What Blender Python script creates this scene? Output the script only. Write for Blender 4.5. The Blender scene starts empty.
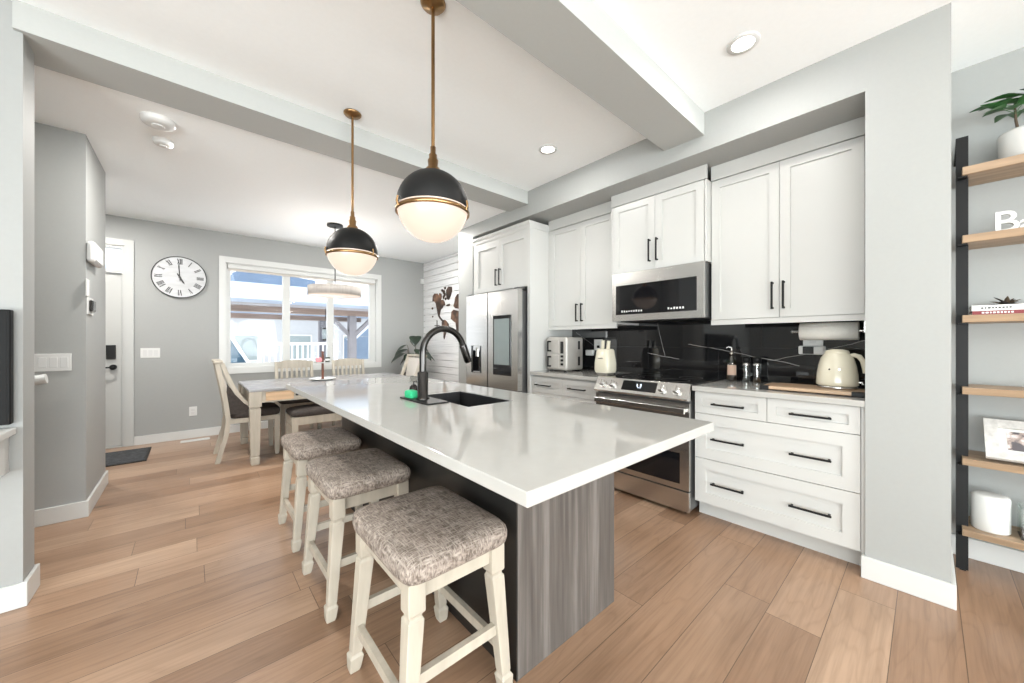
import bpy, bmesh, math, random
from mathutils import Vector, Matrix
C = bpy.context.scene.collection
S = bpy.context.scene
PI = math.pi
R = math.radians
random.seed(4)

# ------------------------------------------------------------------ camera, sky, sun, exposure
cam_d = bpy.data.cameras.new('camera'); cam = bpy.data.objects.new('camera', cam_d); C.objects.link(cam)
cam.location = (0, 0, 1.2); cam.rotation_euler = (R(90), 0, R(-41.28))
cam_d.sensor_width = 36; cam_d.lens = 36 * 365 / 1024; cam_d.clip_start = .02; cam_d.clip_end = 200
S.camera = cam
S.view_settings.view_transform = 'Standard'; S.view_settings.look = 'None'
S.view_settings.gamma = 1; S.view_settings.use_curve_mapping = False
S.view_settings.exposure = 1.33
W = bpy.data.worlds.new('sky'); S.world = W; W.use_nodes = True
wn = W.node_tree.nodes; wn['Background'].inputs[0].default_value = (.90, .95, 1, 1); wn['Background'].inputs[1].default_value = 1.0
sun_d = bpy.data.lights.new('sun', 'SUN'); sun_d.energy = 3.3; sun_d.angle = R(6); sun_d.color = (1, .96, .9)
sun = bpy.data.objects.new('sun', sun_d); C.objects.link(sun); sun.rotation_euler = (R(8), R(-46), 0); sun.location = (0, 12, 9)
S.cycles.max_bounces = 10; S.cycles.diffuse_bounces = 7; S.cycles.glossy_bounces = 5; S.cycles.transmission_bounces = 8
S.cycles.sample_clamp_indirect = 6; S.cycles.caustics_reflective = False; S.cycles.caustics_refractive = False

def down_light(x, y, z, e, r=.055, col=(1, .97, .93)):
    d = bpy.data.lights.new('recessed_and_fill_lamp', 'AREA'); d.shape = 'DISK'; d.size = r * 2; d.energy = e; d.color = col
    o = bpy.data.objects.new('recessed_and_fill_lamp', d); C.objects.link(o); o.location = (x, y, z); return o
def day_fill(x, y, z, w_, h_, e, rot, col=(.90, .965, .985)):
    """added area light out of view, standing in for daylight to brighten the ceiling"""
    d = bpy.data.lights.new('daylight_fill', 'AREA'); d.shape = 'RECTANGLE'; d.size = w_; d.size_y = h_; d.energy = e; d.color = col
    o = bpy.data.objects.new('daylight_fill', d); C.objects.link(o); o.location = (x, y, z); o.rotation_euler = rot; return o
day_fill(.02, -6.9, 1.28, 5.7, 2.4, 310, (R(132), 0, 0))
day_fill(-3.12, -1.65, 1.3, 4.5, 2.2, 205, (R(122), 0, R(-90)))  # no window in this wall; added to light the cabinets and ceiling
CEIL = 2.73; DCEIL = 2.62
for (x, y) in ((2.126, .625), (2.13, 1.993), (.1, -.6), (1.9, -1.0), (-1.4, .6), (-1.4, -1.2), (.3, -2.4), (2.0, -2.4)):
    down_light(x, y, CEIL - .012, 2.5)
for (x, y, e_) in ((-1.5, 3.3, 4.2), (-.9, 5.2, 14), (.1, 3.6, 14), (2.4, 4.2, 14)):  # lamps without fixtures, added to brighten the dining corner and stair wall
    down_light(x, y, DCEIL - .012, e_)

# ------------------------------------------------------------------ materials
def nt(name):
    m = bpy.data.materials.new(name); m.use_nodes = True
    t = m.node_tree; return m, t, t.nodes['Principled BSDF']
def lk(t, a, b): t.links.new(a, b)
def node(t, typ, **kw):
    n = t.nodes.new(typ)
    for k, v in kw.items():
        if k.startswith('i_'): n.inputs[int(k[2:])].default_value = v
        else: setattr(n, k, v)
    return n
def coords(t, scale=(1, 1, 1), rot=(0, 0, 0)):
    tc = node(t, 'ShaderNodeTexCoord'); mp = node(t, 'ShaderNodeMapping')
    mp.inputs['Scale'].default_value = scale; mp.inputs['Rotation'].default_value = rot
    lk(t, tc.outputs['Object'], mp.inputs[0]); return mp.outputs[0]
def noise(t, vec, scale, detail=4, rough=.55):
    n = node(t, 'ShaderNodeTexNoise'); n.inputs['Scale'].default_value = scale; n.inputs['Detail'].default_value = detail
    n.inputs['Roughness'].default_value = rough; lk(t, vec, n.inputs['Vector']); return n.outputs['Fac']
def ramp(t, fac, stops):
    n = node(t, 'ShaderNodeValToRGB'); e = n.color_ramp.elements
    while len(e) < len(stops): e.new(.5)
    for el, (p, c) in zip(e, stops): el.position = p; el.color = (*c, 1)
    lk(t, fac, n.inputs[0]); return n.outputs[0]
def bump(t, b, h, strength=.2, dist=.005):
    n = node(t, 'ShaderNodeBump'); n.inputs['Strength'].default_value = strength; n.inputs['Distance'].default_value = dist
    lk(t, h, n.inputs['Height']); lk(t, n.outputs[0], b.inputs['Normal'])
def pm(name, col, rough=.5, metal=0, var=0, scale=(6, 6, 6), bmp=0, **kw):
    """plain procedural material: colour with a little noise variation and optional bump"""
    m, t, b = nt(name)
    v = coords(t, scale); f = noise(t, v, 1.0)
    lo = tuple(max(0, c * (1 - var)) for c in col); hi = tuple(min(1, c * (1 + var)) for c in col)
    lk(t, ramp(t, f, [(.3, lo), (.7, hi)]), b.inputs['Base Color'])
    b.inputs['Roughness'].default_value = rough; b.inputs['Metallic'].default_value = metal
    if bmp: bump(t, b, f, bmp)
    for k, val in kw.items(): b.inputs[k.replace('_', ' ')].default_value = val
    return m
M = {}
M['ceiling'] = pm('ceiling paint', (.925, .95, .955), .8, var=.01, scale=(40, 40, 40), bmp=.05)
M['grey'] = pm('light grey wall paint', (.335, .342, .332), .6, var=.01, scale=(60, 60, 60), bmp=.04)
M['pale'] = pm('off white wall paint', (.34, .347, .335), .6, var=.01, scale=(60, 60, 60), bmp=.04)
M['beam'] = pm('grey beam paint', (.43, .44, .425), .6, var=.01, scale=(60, 60, 60))
M['trim'] = pm('white trim paint', (.60, .605, .59), .35, var=.01)
M['cab'] = pm('white cabinet lacquer', (.54, .54, .52), .32, var=.012, scale=(3, 3, 3))
M['quartz'] = pm('white quartz', (.425, .418, .395), .06, var=.02, scale=(14, 14, 14))
M['steel'] = pm('brushed stainless steel', (.62, .61, .59), .24, 1, var=.06, scale=(2, 2, 160))
M['steelh'] = pm('brushed steel sideways', (.60, .59, .57), .26, 1, var=.06, scale=(2, 2, 220))
M['darksteel'] = pm('dark steel', (.16, .16, .16), .35, .8, var=.05)
M['black'] = pm('matte black metal', (.008, .008, .008), .5, 0, var=.1, Specular_IOR_Level=.25)
M['blackgloss'] = pm('black glass', (.006, .006, .007), .05, 0, var=.1)
M['tvscreen'] = pm('television screen', (.004, .004, .004), .5, 0, Specular_IOR_Level=.15)
M['blackplastic'] = pm('black plastic', (.012, .012, .012), .45, 0, var=.1, Specular_IOR_Level=.3)
M['gunmetal'] = pm('gunmetal', (.055, .052, .05), .22, 1, var=.06)
M['brass'] = pm('aged brass', (.34, .205, .095), .28, 1, var=.12, scale=(14, 14, 14))
M['antique'] = pm('antique white wood', (.44, .395, .325), .5, var=.13, scale=(18, 18, 3), bmp=.08)
M['tan'] = pm('bare tan wood', (.56, .38, .23), .5, var=.15, scale=(3, 30, 30))
M['tabletop'] = pm('grey washed wood top', (.27, .27, .275), .22, var=.18, scale=(2.5, 30, 30))
M['brownfab'] = pm('dark brown upholstery', (.045, .035, .030), .8, var=.25, scale=(50, 50, 50), bmp=.2)
M['linen'] = pm('cream linen', (.58, .54, .49), .9, var=.06, scale=(200, 200, 200), bmp=.15)
M['cream'] = pm('cream enamel', (.64, .60, .48), .16, var=.01)
M['porcelain'] = pm('white glazed ceramic', (.68, .68, .66), .2, var=.01)
M['plastic'] = pm('white plastic', (.66, .66, .645), .4, var=.01)
M['paper'] = pm('paper roll', (.88, .86, .80), .9, var=.03, scale=(60, 60, 60), bmp=.15)
M['leaf'] = pm('green leaf', (.05, .15, .045), .4, var=.4, scale=(9, 9, 9))
M['darkleaf'] = pm('dark green leaf', (.008, .022, .010), .38, var=.4, scale=(9, 9, 9))
M['stem'] = pm('brown stem', (.09, .06, .035), .7, var=.2)
M['soil'] = pm('soil', (.03, .022, .016), .9, var=.4, scale=(60, 60, 60), bmp=.5)
M['oakshelf'] = pm('oak shelf', (.36, .25, .16), .45, var=.22, scale=(34, 3, 34))
M['board'] = pm('acacia board', (.42, .29, .19), .45, var=.15, scale=(30, 3, 30))
M['stemwood'] = pm('red brown turned wood', (.16, .055, .03), .4, var=.2)
M['green'] = pm('green sponge', (.03, .50, .22), .8, var=.15, scale=(150, 150, 150), bmp=.4)
M['pink'] = pm('pink', (.75, .30, .33), .5, var=.1)
M['ink'] = pm('dark ink', (.05, .05, .05), .6, var=.1)
M['red'] = pm('dark red cover', (.20, .018, .022), .5, var=.1)
M['granite'] = pm('black granite composite', (.022, .022, .023), .35, var=.3, scale=(120, 120, 120))
M['snow'] = pm('snow', (.80, .83, .88), .8, var=.03, bmp=.1)
M['doorwhite'] = pm('white door paint', (.47, .475, .46), .35, var=.01)
M['screen'] = pm('grey screen', (.23, .27, .27), .12, 0, var=.06, scale=(3, 3, 3))
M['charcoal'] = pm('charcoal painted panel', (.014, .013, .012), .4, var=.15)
M['mat'] = pm('charcoal mat', (.05, .052, .056), .95, var=.5, scale=(30, 30, 30), bmp=.6)

def emis(name, col, s, base=1):
    m, t, b = nt(name); b.inputs['Base Color'].default_value = (*(c * base for c in col), 1); b.inputs['Emission Color'].default_value = (*col, 1)
    b.inputs['Emission Strength'].default_value = s; b.inputs['Roughness'].default_value = .25; return m
M['opal'] = emis('lit opal glass', (1, .80, .655), .33, .22)
M['lens'] = emis('lit lens', (1, .97, .92), 3.0)
M['digits'] = emis('display digits', (.75, .85, 1), .8)

def glass(name, col=(1, 1, 1), rough=0, mix=.93):
    """thin clear pane: mostly see-through with a soft reflection"""
    m, t, b = nt(name); t.nodes.remove(b)
    g = node(t, 'ShaderNodeBsdfGlossy'); g.inputs['Roughness'].default_value = .02
    tr = node(t, 'ShaderNodeBsdfTransparent'); tr.inputs[0].default_value = (*col, 1)
    mx = node(t, 'ShaderNodeMixShader'); mx.inputs[0].default_value = mix
    lk(t, g.outputs[0], mx.inputs[1]); lk(t, tr.outputs[0], mx.inputs[2]); lk(t, mx.outputs[0], t.nodes['Material Output'].inputs[0]); return m
M['pane'] = glass('window pane', mix=.988)
M['clear'] = glass('clear glass', (.92, .95, .94), mix=.86)
M['smoke'] = glass('smoked bottle glass', (.75, .68, .6), mix=.86)

def floor_mat():
    """wide planks along x, each row shifted by a random amount, each plank with its own tone"""
    m, t, b = nt('wide oak planks')
    tc = node(t, 'ShaderNodeTexCoord'); sp = node(t, 'ShaderNodeSeparateXYZ'); lk(t, tc.outputs['Object'], sp.inputs[0])
    def mth(op, a_, b_=None, c_=None):
        n = node(t, 'ShaderNodeMath', operation=op)
        for k, q in enumerate((a_, b_, c_)):
            if q is None: continue
            if isinstance(q, (int, float)): n.inputs[k].default_value = q
            else: lk(t, q, n.inputs[k])
        return n.outputs[0]
    RW, BW = .19, 1.9
    yr = mth('DIVIDE', sp.outputs[1], RW); row = mth('FLOOR', yr)
    wn1 = node(t, 'ShaderNodeTexWhiteNoise', noise_dimensions='1D'); lk(t, row, wn1.inputs['W'])
    xs = mth('ADD', mth('DIVIDE', sp.outputs[0], BW), mth('MULTIPLY', wn1.outputs['Value'], 7.3)); colm = mth('FLOOR', xs)
    cmb = node(t, 'ShaderNodeCombineXYZ'); lk(t, row, cmb.inputs[0]); lk(t, colm, cmb.inputs[1])
    wn2 = node(t, 'ShaderNodeTexWhiteNoise', noise_dimensions='2D'); lk(t, cmb.outputs[0], wn2.inputs['Vector'])
    fy = mth('MULTIPLY', mth('FRACT', yr), RW); fx = mth('MULTIPLY', mth('FRACT', xs), BW)
    ey = mth('MINIMUM', fy, mth('SUBTRACT', RW, fy)); ex = mth('MINIMUM', fx, mth('SUBTRACT', BW, fx)); e = mth('MINIMUM', ex, ey)
    seam = mth('LESS_THAN', e, .0013)
    # grain coordinates jump from plank to plank
    off = node(t, 'ShaderNodeVectorMath', operation='MULTIPLY_ADD'); lk(t, wn2.outputs['Color'], off.inputs[0]); off.inputs[1].default_value = (9, 9, 9); lk(t, tc.outputs['Object'], off.inputs[2])
    def mp(sc):
        q = node(t, 'ShaderNodeMapping'); q.inputs['Scale'].default_value = sc; lk(t, off.outputs[0], q.inputs[0]); return q.outputs[0]
    fine = noise(t, mp((2.2, 60, 1)), 1.0, 6, .6)
    sw = noise(t, mp((.9, 6, 1)), 1.0, 2, .5)
    rings = mth('FRACT', mth('MULTIPLY', sw, 13.0))
    ringl = ramp(t, rings, [(0, (.80, .78, .76)), (.18, (1, 1, 1)), (.85, (1.02, 1.02, 1.02)), (1, (.80, .78, .76))])
    cloud = noise(t, mp((.9, 3.5, 1)), 1.4, 3)
    base = ramp(t, wn2.outputs['Value'], [(0, (.245, .145, .088)), (.3, (.345, .215, .137)), (.55, (.29, .178, .112)), (.8, (.39, .254, .168)), (1, (.44, .298, .202))])
    def mul(a_, c_, f):
        q = node(t, 'ShaderNodeMix', data_type='RGBA', blend_type='MULTIPLY'); q.inputs[0].default_value = f; lk(t, a_, q.inputs[6]); lk(t, c_, q.inputs[7]); return q.outputs[2]
    c = mul(base, ramp(t, fine, [(.30, (.72, .70, .68)), (.55, (1, 1, 1)), (.8, (1.12, 1.12, 1.12))]), .7)
    c = mul(c, ringl, .45)
    c = mul(c, ramp(t, cloud, [(.3, (.76, .73, .70)), (.55, (1, 1, 1)), (.75, (1.12, 1.12, 1.12))]), .8)
    vo = node(t, 'ShaderNodeTexVoronoi'); vo.inputs['Scale'].default_value = 1.0; lk(t, mp((1.3, 3.0, 1)), vo.inputs['Vector'])
    c = mul(c, ramp(t, vo.outputs['Distance'], [(.012, (.16, .11, .08)), (.05, (.62, .55, .5)), (.13, (1, 1, 1))]), .9)
    q = node(t, 'ShaderNodeMix', data_type='RGBA'); lk(t, seam, q.inputs[0]); lk(t, c, q.inputs[6]); q.inputs[7].default_value = (.10, .062, .038, 1)
    lk(t, q.outputs[2], b.inputs['Base Color']); b.inputs['Roughness'].default_value = .29
    bump(t, b, fine, .12, .003); return m
M['floor'] = floor_mat()

def grain(name, lo, mid, hi, scale, rough=.5, bmp=.15):
    m, t, b = nt(name)
    w = noise(t, coords(t, scale), 1.0, 7, .65)
    w2 = noise(t, coords(t, tuple(s * .28 for s in scale)), 1.0, 3)
    ad = node(t, 'ShaderNodeMath', operation='ADD'); lk(t, w, ad.inputs[0]); lk(t, w2, ad.inputs[1])
    ml = node(t, 'ShaderNodeMath', operation='MULTIPLY'); ml.inputs[1].default_value = .5; lk(t, ad.outputs[0], ml.inputs[0])
    lk(t, ramp(t, ml.outputs[0], [(.36, lo), (.5, mid), (.64, hi)]), b.inputs['Base Color'])
    b.inputs['Roughness'].default_value = rough; bump(t, b, w, bmp, .003); return m
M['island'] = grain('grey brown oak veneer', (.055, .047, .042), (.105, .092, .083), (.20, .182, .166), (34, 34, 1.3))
def tweed_mat():
    m, t, b = nt('woven grey brown tweed')
    a = noise(t, coords(t, (240, 34, 60)), 1.0, 3); c = noise(t, coords(t, (34, 240, 60)), 1.0, 3); d = noise(t, coords(t, (28, 28, 28)), 1.0, 2)
    x = node(t, 'ShaderNodeMath', operation='MAXIMUM'); lk(t, a, x.inputs[0]); lk(t, c, x.inputs[1])
    y = node(t, 'ShaderNodeMath', operation='MULTIPLY_ADD'); lk(t, d, y.inputs[0]); y.inputs[1].default_value = .22; lk(t, x.outputs[0], y.inputs[2])
    lk(t, ramp(t, y.outputs[0], [(.54, (.125, .098, .080)), (.66, (.27, .222, .187)), (.82, (.42, .362, .312))]), b.inputs['Base Color'])
    b.inputs['Roughness'].default_value = .92; bump(t, b, x.outputs[0], .5, .004); return m
M['tweed'] = tweed_mat()
M['map'] = grain('stained wood map', (.008, .005, .004), (.05, .026, .016), (.26, .14, .085), (9, 9, 7), .6)
M['shaded_roof'] = pm('blue shaded roof snow', (.26, .31, .38), .7, var=.22, scale=(1, 6, 1))  # roof snow; a bluish shade is put into its colour against washing out
M['siding'] = pm('pale siding', (.40, .41, .42), .7, var=.03)

def shiplap_mat():
    m, t, b = nt('whitewashed shiplap')
    w = noise(t, coords(t, (1, 2, 60)), 1.0, 6, .65)
    lk(t, ramp(t, w, [(.30, (.46, .46, .47)), (.43, (.74, .74, .74)), (.6, (.80, .80, .80))]), b.inputs['Base Color'])
    b.inputs['Roughness'].default_value = .6; return m
M['shiplap'] = shiplap_mat()

def splash_mat():
    """black marble tile with a few thin, slightly wandering grey veins; y and z run along the wall"""
    m, t, b = nt('black marble tile')
    tc = node(t, 'ShaderNodeTexCoord'); sp = node(t, 'ShaderNodeSeparateXYZ'); lk(t, tc.outputs['Object'], sp.inputs[0])
    def mth(op, a_, b_=None, c_=None):
        n = node(t, 'ShaderNodeMath', operation=op)
        for k, q in enumerate((a_, b_, c_)):
            if q is None: continue
            if isinstance(q, (int, float)): n.inputs[k].default_value = q
            else: lk(t, q, n.inputs[k])
        return n.outputs[0]
    wob = mth('SUBTRACT', noise(t, coords(t, (1, 5, 5)), 1.0, 4), .5)
    cl = noise(t, coords(t, (1, 2, 3)), 1.0, 3)
    tot = None
    Y0, Z0 = 1.436, .85
    for (y0, z0_, y1, z1_, wd) in ((1.58, 1.06, 1.66, 1.40, .0022), (1.75, 1.09, 1.45, 1.045, .0025), (1.37, 1.18, .60, 1.03, .0022), (.75, 1.06, .22, 1.22, .0014), (2.6, 1.3, 2.1, 1.0, .0014)):
        dy, dz = y1 - y0, z1_ - z0_; L_ = math.hypot(dy, dz); ny, nz_ = -dz / L_, dy / L_
        c0 = -(ny * (y0 - Y0) + nz_ * (z0_ - Z0))
        dist = mth('ABSOLUTE', mth('ADD', mth('ADD', mth('MULTIPLY', sp.outputs[1], ny), mth('MULTIPLY', sp.outputs[2], nz_)), mth('MULTIPLY_ADD', wob, .035, c0)))
        along = mth('ADD', mth('ADD', mth('MULTIPLY', sp.outputs[1], dy / L_), mth('MULTIPLY', sp.outputs[2], dz / L_)), -(dy * (y0 - Y0) + dz * (z0_ - Z0)) / L_)
        ins = mth('MULTIPLY', mth('GREATER_THAN', along, 0.0), mth('LESS_THAN', along, L_))
        v = mth('MULTIPLY', mth('LESS_THAN', dist, mth('MULTIPLY', cl, wd * 2)), ins)
        tot = v if tot is None else mth('MAXIMUM', tot, v)
    br = node(t, 'ShaderNodeTexBrick'); br.inputs['Scale'].default_value = 1; br.inputs['Brick Width'].default_value = .61; br.inputs['Row Height'].default_value = .30
    br.inputs['Mortar Size'].default_value = .0012; br.inputs['Mortar Smooth'].default_value = 0; br.offset = .5
    lk(t, coords(t, (1, 1, 1), (0, R(90), R(90))), br.inputs['Vector'])
    mx = node(t, 'ShaderNodeMix', data_type='RGBA'); lk(t, tot, mx.inputs[0]); mx.inputs[6].default_value = (.009, .009, .010, 1); mx.inputs[7].default_value = (.30, .29, .28, 1)
    mx2 = node(t, 'ShaderNodeMix', data_type='RGBA'); lk(t, br.outputs['Fac'], mx2.inputs[0]); lk(t, mx.outputs[2], mx2.inputs[6]); mx2.inputs[7].default_value = (.03, .03, .03, 1)
    lk(t, mx2.outputs[2], b.inputs['Base Color']); b.inputs['Roughness'].default_value = .045; b.inputs['Specular IOR Level'].default_value = .85; return m
M['splash'] = splash_mat()

# ------------------------------------------------------------------ geometry helpers
class MB:
    def __init__(s): s.v = []; s.f = []; s.sm = []
    def add(s, vs, fs, smooth=False):
        n = len(s.v); s.v += [Vector(p) for p in vs]; s.f += [tuple(i + n for i in f) for f in fs]; s.sm += [smooth] * len(fs); return s
    def box(s, x0, x1, y0, y1, z0, z1):
        v = [(x, y, z) for z in (z0, z1) for y in (y0, y1) for x in (x0, x1)]
        return s.add(v, [(0, 2, 3, 1), (4, 5, 7, 6), (0, 1, 5, 4), (2, 6, 7, 3), (0, 4, 6, 2), (1, 3, 7, 5)])
    def rings(s, rings, cap=True, smooth=True, closed=False):
        n = len(rings[0]); vs = [p for r in rings for p in r]; fs = []
        m = len(rings)
        for i in range(m - 1 if not closed else m):
            for j in range(n):
                a = i * n + j; b = i * n + (j + 1) % n; c = ((i + 1) % m) * n + (j + 1) % n; d = ((i + 1) % m) * n + j
                fs.append((a, b, c, d))
        s.add(vs, fs, smooth)
        if cap and not closed:
            s.add(rings[0], [tuple(range(n))[::-1]]); s.add(rings[-1], [tuple(range(n))])
        return s
    def lathe(s, prof, c=(0, 0, 0), n=28, smooth=True, cap=True):
        return s.rings([[(c[0] + r * math.cos(2 * PI * j / n), c[1] + r * math.sin(2 * PI * j / n), c[2] + z) for j in range(n)] for r, z in prof], cap, smooth)
    def tube(s, pts, r, n=10, smooth=True, closed=False):
        pts = [Vector(p) for p in pts]; rs = r if isinstance(r, (list, tuple)) else [r] * len(pts); rings = []
        prev = None
        for i, p in enumerate(pts):
            d = (pts[min(i + 1, len(pts) - 1)] - pts[max(i - 1, 0)]).normalized()
            if prev is None:
                u = d.cross(Vector((0, 0, 1)))
                if u.length < 1e-3: u = d.cross(Vector((1, 0, 0)))
            else: u = prev - d * prev.dot(d)
            u.normalize(); w = d.cross(u); prev = u
            rings.append([p + rs[i] * (math.cos(2 * PI * j / n) * u + math.sin(2 * PI * j / n) * w) for j in range(n)])
        return s.rings(rings, True, smooth)
    def sections(s, secs, smooth=False):
        """rectangular cross sections in xy: (cx, cy, z, hx, hy)"""
        return s.rings([[(cx - hx, cy - hy, z), (cx + hx, cy - hy, z), (cx + hx, cy + hy, z), (cx - hx, cy + hy, z)] for cx, cy, z, hx, hy in secs], True, smooth)
    def beam(s, a, b, w, h, up=(0, 0, 1)):
        a = Vector(a); b = Vector(b); d = (b - a).normalized(); u = Vector(up).cross(d).normalized(); v = d.cross(u)
        return s.rings([[p - u * w / 2 - v * h / 2, p + u * w / 2 - v * h / 2, p + u * w / 2 + v * h / 2, p - u * w / 2 + v * h / 2] for p in (a, b)], True, False)
    def prism(s, poly, axis, a, b):
        """extrude a polygon along an axis ('x': poly in (y,z); 'y': (x,z); 'z': (x,y))"""
        def P(p, t): return {'x': (t, p[0], p[1]), 'y': (p[0], t, p[1]), 'z': (p[0], p[1], t)}[axis]
        return s.rings([[P(p, a) for p in poly], [P(p, b) for p in poly]], True, False)
    def pillow(s, x0, x1, y0, y1, z0, z1, e=5, n=44, prof=None):
        cx, cy, hx, hy, h = (x0 + x1) / 2, (y0 + y1) / 2, (x1 - x0) / 2, (y1 - y0) / 2, z1 - z0
        prof = prof or [(.955, 0), (.985, .1), (1, .3), (1, .5), (.985, .68), (.94, .82), (.85, .91), (.65, .97), (.4, .99), (.15, 1)]
        rs = []
        for k, z in prof:
            ring = []
            for j in range(n):
                t = 2 * PI * j / n; c, q = math.cos(t), math.sin(t)
                ring.append((cx + hx * k * math.copysign(abs(c) ** (2 / e), c), cy + hy * k * math.copysign(abs(q) ** (2 / e), q), z0 + h * z))
            rs.append(ring)
        return s.rings(rs, True, True)
    def build(s, name, mat, parent=None, bevel=0, seg=2, loc=None, smooth_all=False):
        me = bpy.data.meshes.new(name)
        if parent is not None: org = world_loc(parent)
        elif loc is not None: org = Vector(loc)
        else:
            xs = [p.x for p in s.v]; ys = [p.y for p in s.v]; org = Vector(((min(xs) + max(xs)) / 2, (min(ys) + max(ys)) / 2, min(p.z for p in s.v)))
        me.from_pydata([p - org for p in s.v], [], s.f)
        for p, q in zip(me.polygons, s.sm): p.use_smooth = q or smooth_all
        me.materials.append(M[mat] if isinstance(mat, str) else mat)
        bm = bmesh.new(); bm.from_mesh(me); bmesh.ops.recalc_face_normals(bm, faces=bm.faces); bm.to_mesh(me); bm.free()
        o = bpy.data.objects.new(name, me); C.objects.link(o)
        if parent is not None: o.parent = parent
        else: o.location = org
        if bevel:
            b = o.modifiers.new('bevel', 'BEVEL'); b.width = bevel; b.segments = seg; b.limit_method = 'ANGLE'; b.angle_limit = R(40)
        return o
def world_loc(o):
    l = Vector(o.location)
    while o.parent: o = o.parent; l += Vector(o.location)
    return l
def tag(o, label=None, cat=None, group=None, kind=None):
    if label: o['label'] = label
    if cat: o['category'] = cat
    if group: o['group'] = group
    if kind: o['kind'] = kind
    return o
def thing(name, label, cat, loc, group=None):
    o = bpy.data.objects.new(name, None); C.objects.link(o); o.location = loc; o.empty_display_size = .1
    return tag(o, label, cat, group)
def struct(name, mb, mat, label=None, bevel=0):
    o = mb.build(name, mat, bevel=bevel); o['kind'] = 'structure'
    if label: o['label'] = label
    return o
def copy_tree(o, parent=None):
    c = o.copy(); C.objects.link(c)
    if parent is not None: c.parent = parent
    for ch in [k for k in bpy.data.objects if k.parent == o]: copy_tree(ch, c)
    return c
def box(*a): return MB().box(*a)

# ------------------------------------------------------------------ the room shell
WX = 3.25           # right (kitchen) wall
FY = 6.05           # far wall
struct('floor', box(-3.2, WX + .1, -7.1, FY + .1, -.05, 0), 'floor')
struct('ceiling', box(-3.2, WX + .1, -7.1, 2.985, CEIL, CEIL + .1), 'ceiling', 'white ceiling over the kitchen')
struct('ceiling', box(-3.2, WX + .1, 2.985, FY + .1, DCEIL, CEIL + .1), 'ceiling', 'slightly lower white ceiling over the dining corner')
struct('beam', box(-3.2, 2.58, .985, 1.26, 2.58, CEIL), 'beam', 'wide grey ceiling beam above the near end of the island')
struct('beam', box(-.60, 2.58, 2.69, 2.985, 2.60, CEIL), 'beam', 'grey ceiling beam between kitchen and dining corner')
struct('wall_right', box(WX, WX + .1, -7.1, FY + .1, -.05, CEIL), 'pale')
struct('pillar', box(2.575, WX, -.07, .21, 0, CEIL), 'pale', 'off-white wall end between the drawers and the shelf')
struct('bulkhead', box(2.575, WX, .21, 3.66, 2.474, CEIL), 'pale', 'off-white bulkhead over the kitchen cabinets')
struct('wall_stub', box(2.575, WX, 3.66, 3.97, 0, CEIL), 'pale', 'short wall beside the fridge')
sl = MB()
zz = 0.0
while zz < DCEIL - .005:
    z2 = min(zz + .112, DCEIL); sl.box(3.17, 3.21, 3.97, FY, zz, z2 - .011); zz += .112
sl.box(3.205, WX, 3.97, FY, 0, DCEIL)
struct('wall_shiplap', sl, 'shiplap', 'whitewashed shiplap wall behind the dining table')
# far wall with window and door openings
WX0, WX1, WZ0, WZ1 = .335, 2.32, .85, 2.235
DX0, DX1, DZ1 = -1.50, -.575, 2.29
fw = MB()
fw.box(-3.2, DX0, FY, FY + .15, 0, DCEIL); fw.box(DX0, DX1, FY, FY + .15, DZ1, DCEIL); fw.box(DX1, WX0, FY, FY + .15, 0, DCEIL)
fw.box(WX0, WX1, FY, FY + .15, 0, WZ0); fw.box(WX0, WX1, FY, FY + .15, WZ1, DCEIL); fw.box(WX1, WX, FY, FY + .15, 0, DCEIL)
struct('wall_far', fw, 'grey')
struct('wall_left', box(-3.2, -.575, 2.71, 2.87, 0, CEIL), 'grey', 'wall end that carries the television')
struct('wall_left', box(-2.2, -.545, 3.81, 4.57, 0, DCEIL), 'grey', 'wall block between the stairs and the front door')
struct('wall_left', box(-2.3, -2.2, 2.87, FY, 0, DCEIL), 'grey', 'wall at the back of the stairs')
struct('wall_left', box(-3.3, -3.2, -7.1, 2.87, 0, CEIL), 'grey', 'wall of the living room')
rw = MB()
rw.box(-3.2, -2.9, -7.15, -7, 0, CEIL); rw.box(2.95, WX, -7.15, -7, 0, CEIL); rw.box(-2.9, 2.95, -7.15, -7, 2.55, CEIL)
struct('wall_rear', rw, 'grey')
w2 = MB()
for x in (-2.9, -1.5, -.02, 1.45, 2.89): w2.box(x, x + .06, -7.12, -7.03, 0, 2.55)
w2.box(-2.9, 2.95, -7.12, -7.03, 2.49, 2.55); w2.box(-2.9, 2.95, -7.12, -7.03, 0, .08)
struct('window_2', w2, 'trim', 'patio glazing of the living room')

# baseboards
def baseboard(name, x0, x1, y0, y1, h=.10):
    struct(name, box(x0, x1, y0, y1, 0, h), 'trim', bevel=.003)
bb = MB(); bb.box(2.56, 2.575, -.085, .225, 0, .11); bb.box(2.575, WX, -.085, -.07, 0, .11); bb.box(2.575, 2.69, .21, .225, 0, .11)
struct('baseboard_pillar', bb, 'trim', bevel=.003)
baseboard('baseboard_right', 3.235, WX, -7, -.085, .11)
bb = MB(); bb.box(-.497, .30, FY - .015, FY, 0, .10); bb.box(.30, 3.17, FY - .015, FY, 0, .10); struct('baseboard_far', bb, 'trim')
baseboard('baseboard_shiplap', 3.155, 3.17, 3.97, FY - .015, .10)
baseboard('baseboard_stub', 2.56, 2.575, 3.68, 3.985, .10)
bb = MB(); bb.box(-3.2, -.56, 2.695, 2.71, 0, .11); bb.box(-.575, -.56, 2.71, 2.885, 0, .11); bb.box(-3.2, -.575, 2.87, 2.885, 0, .11)
struct('baseboard_left', bb, 'trim', 'baseboard under the television', bevel=.003)
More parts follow.
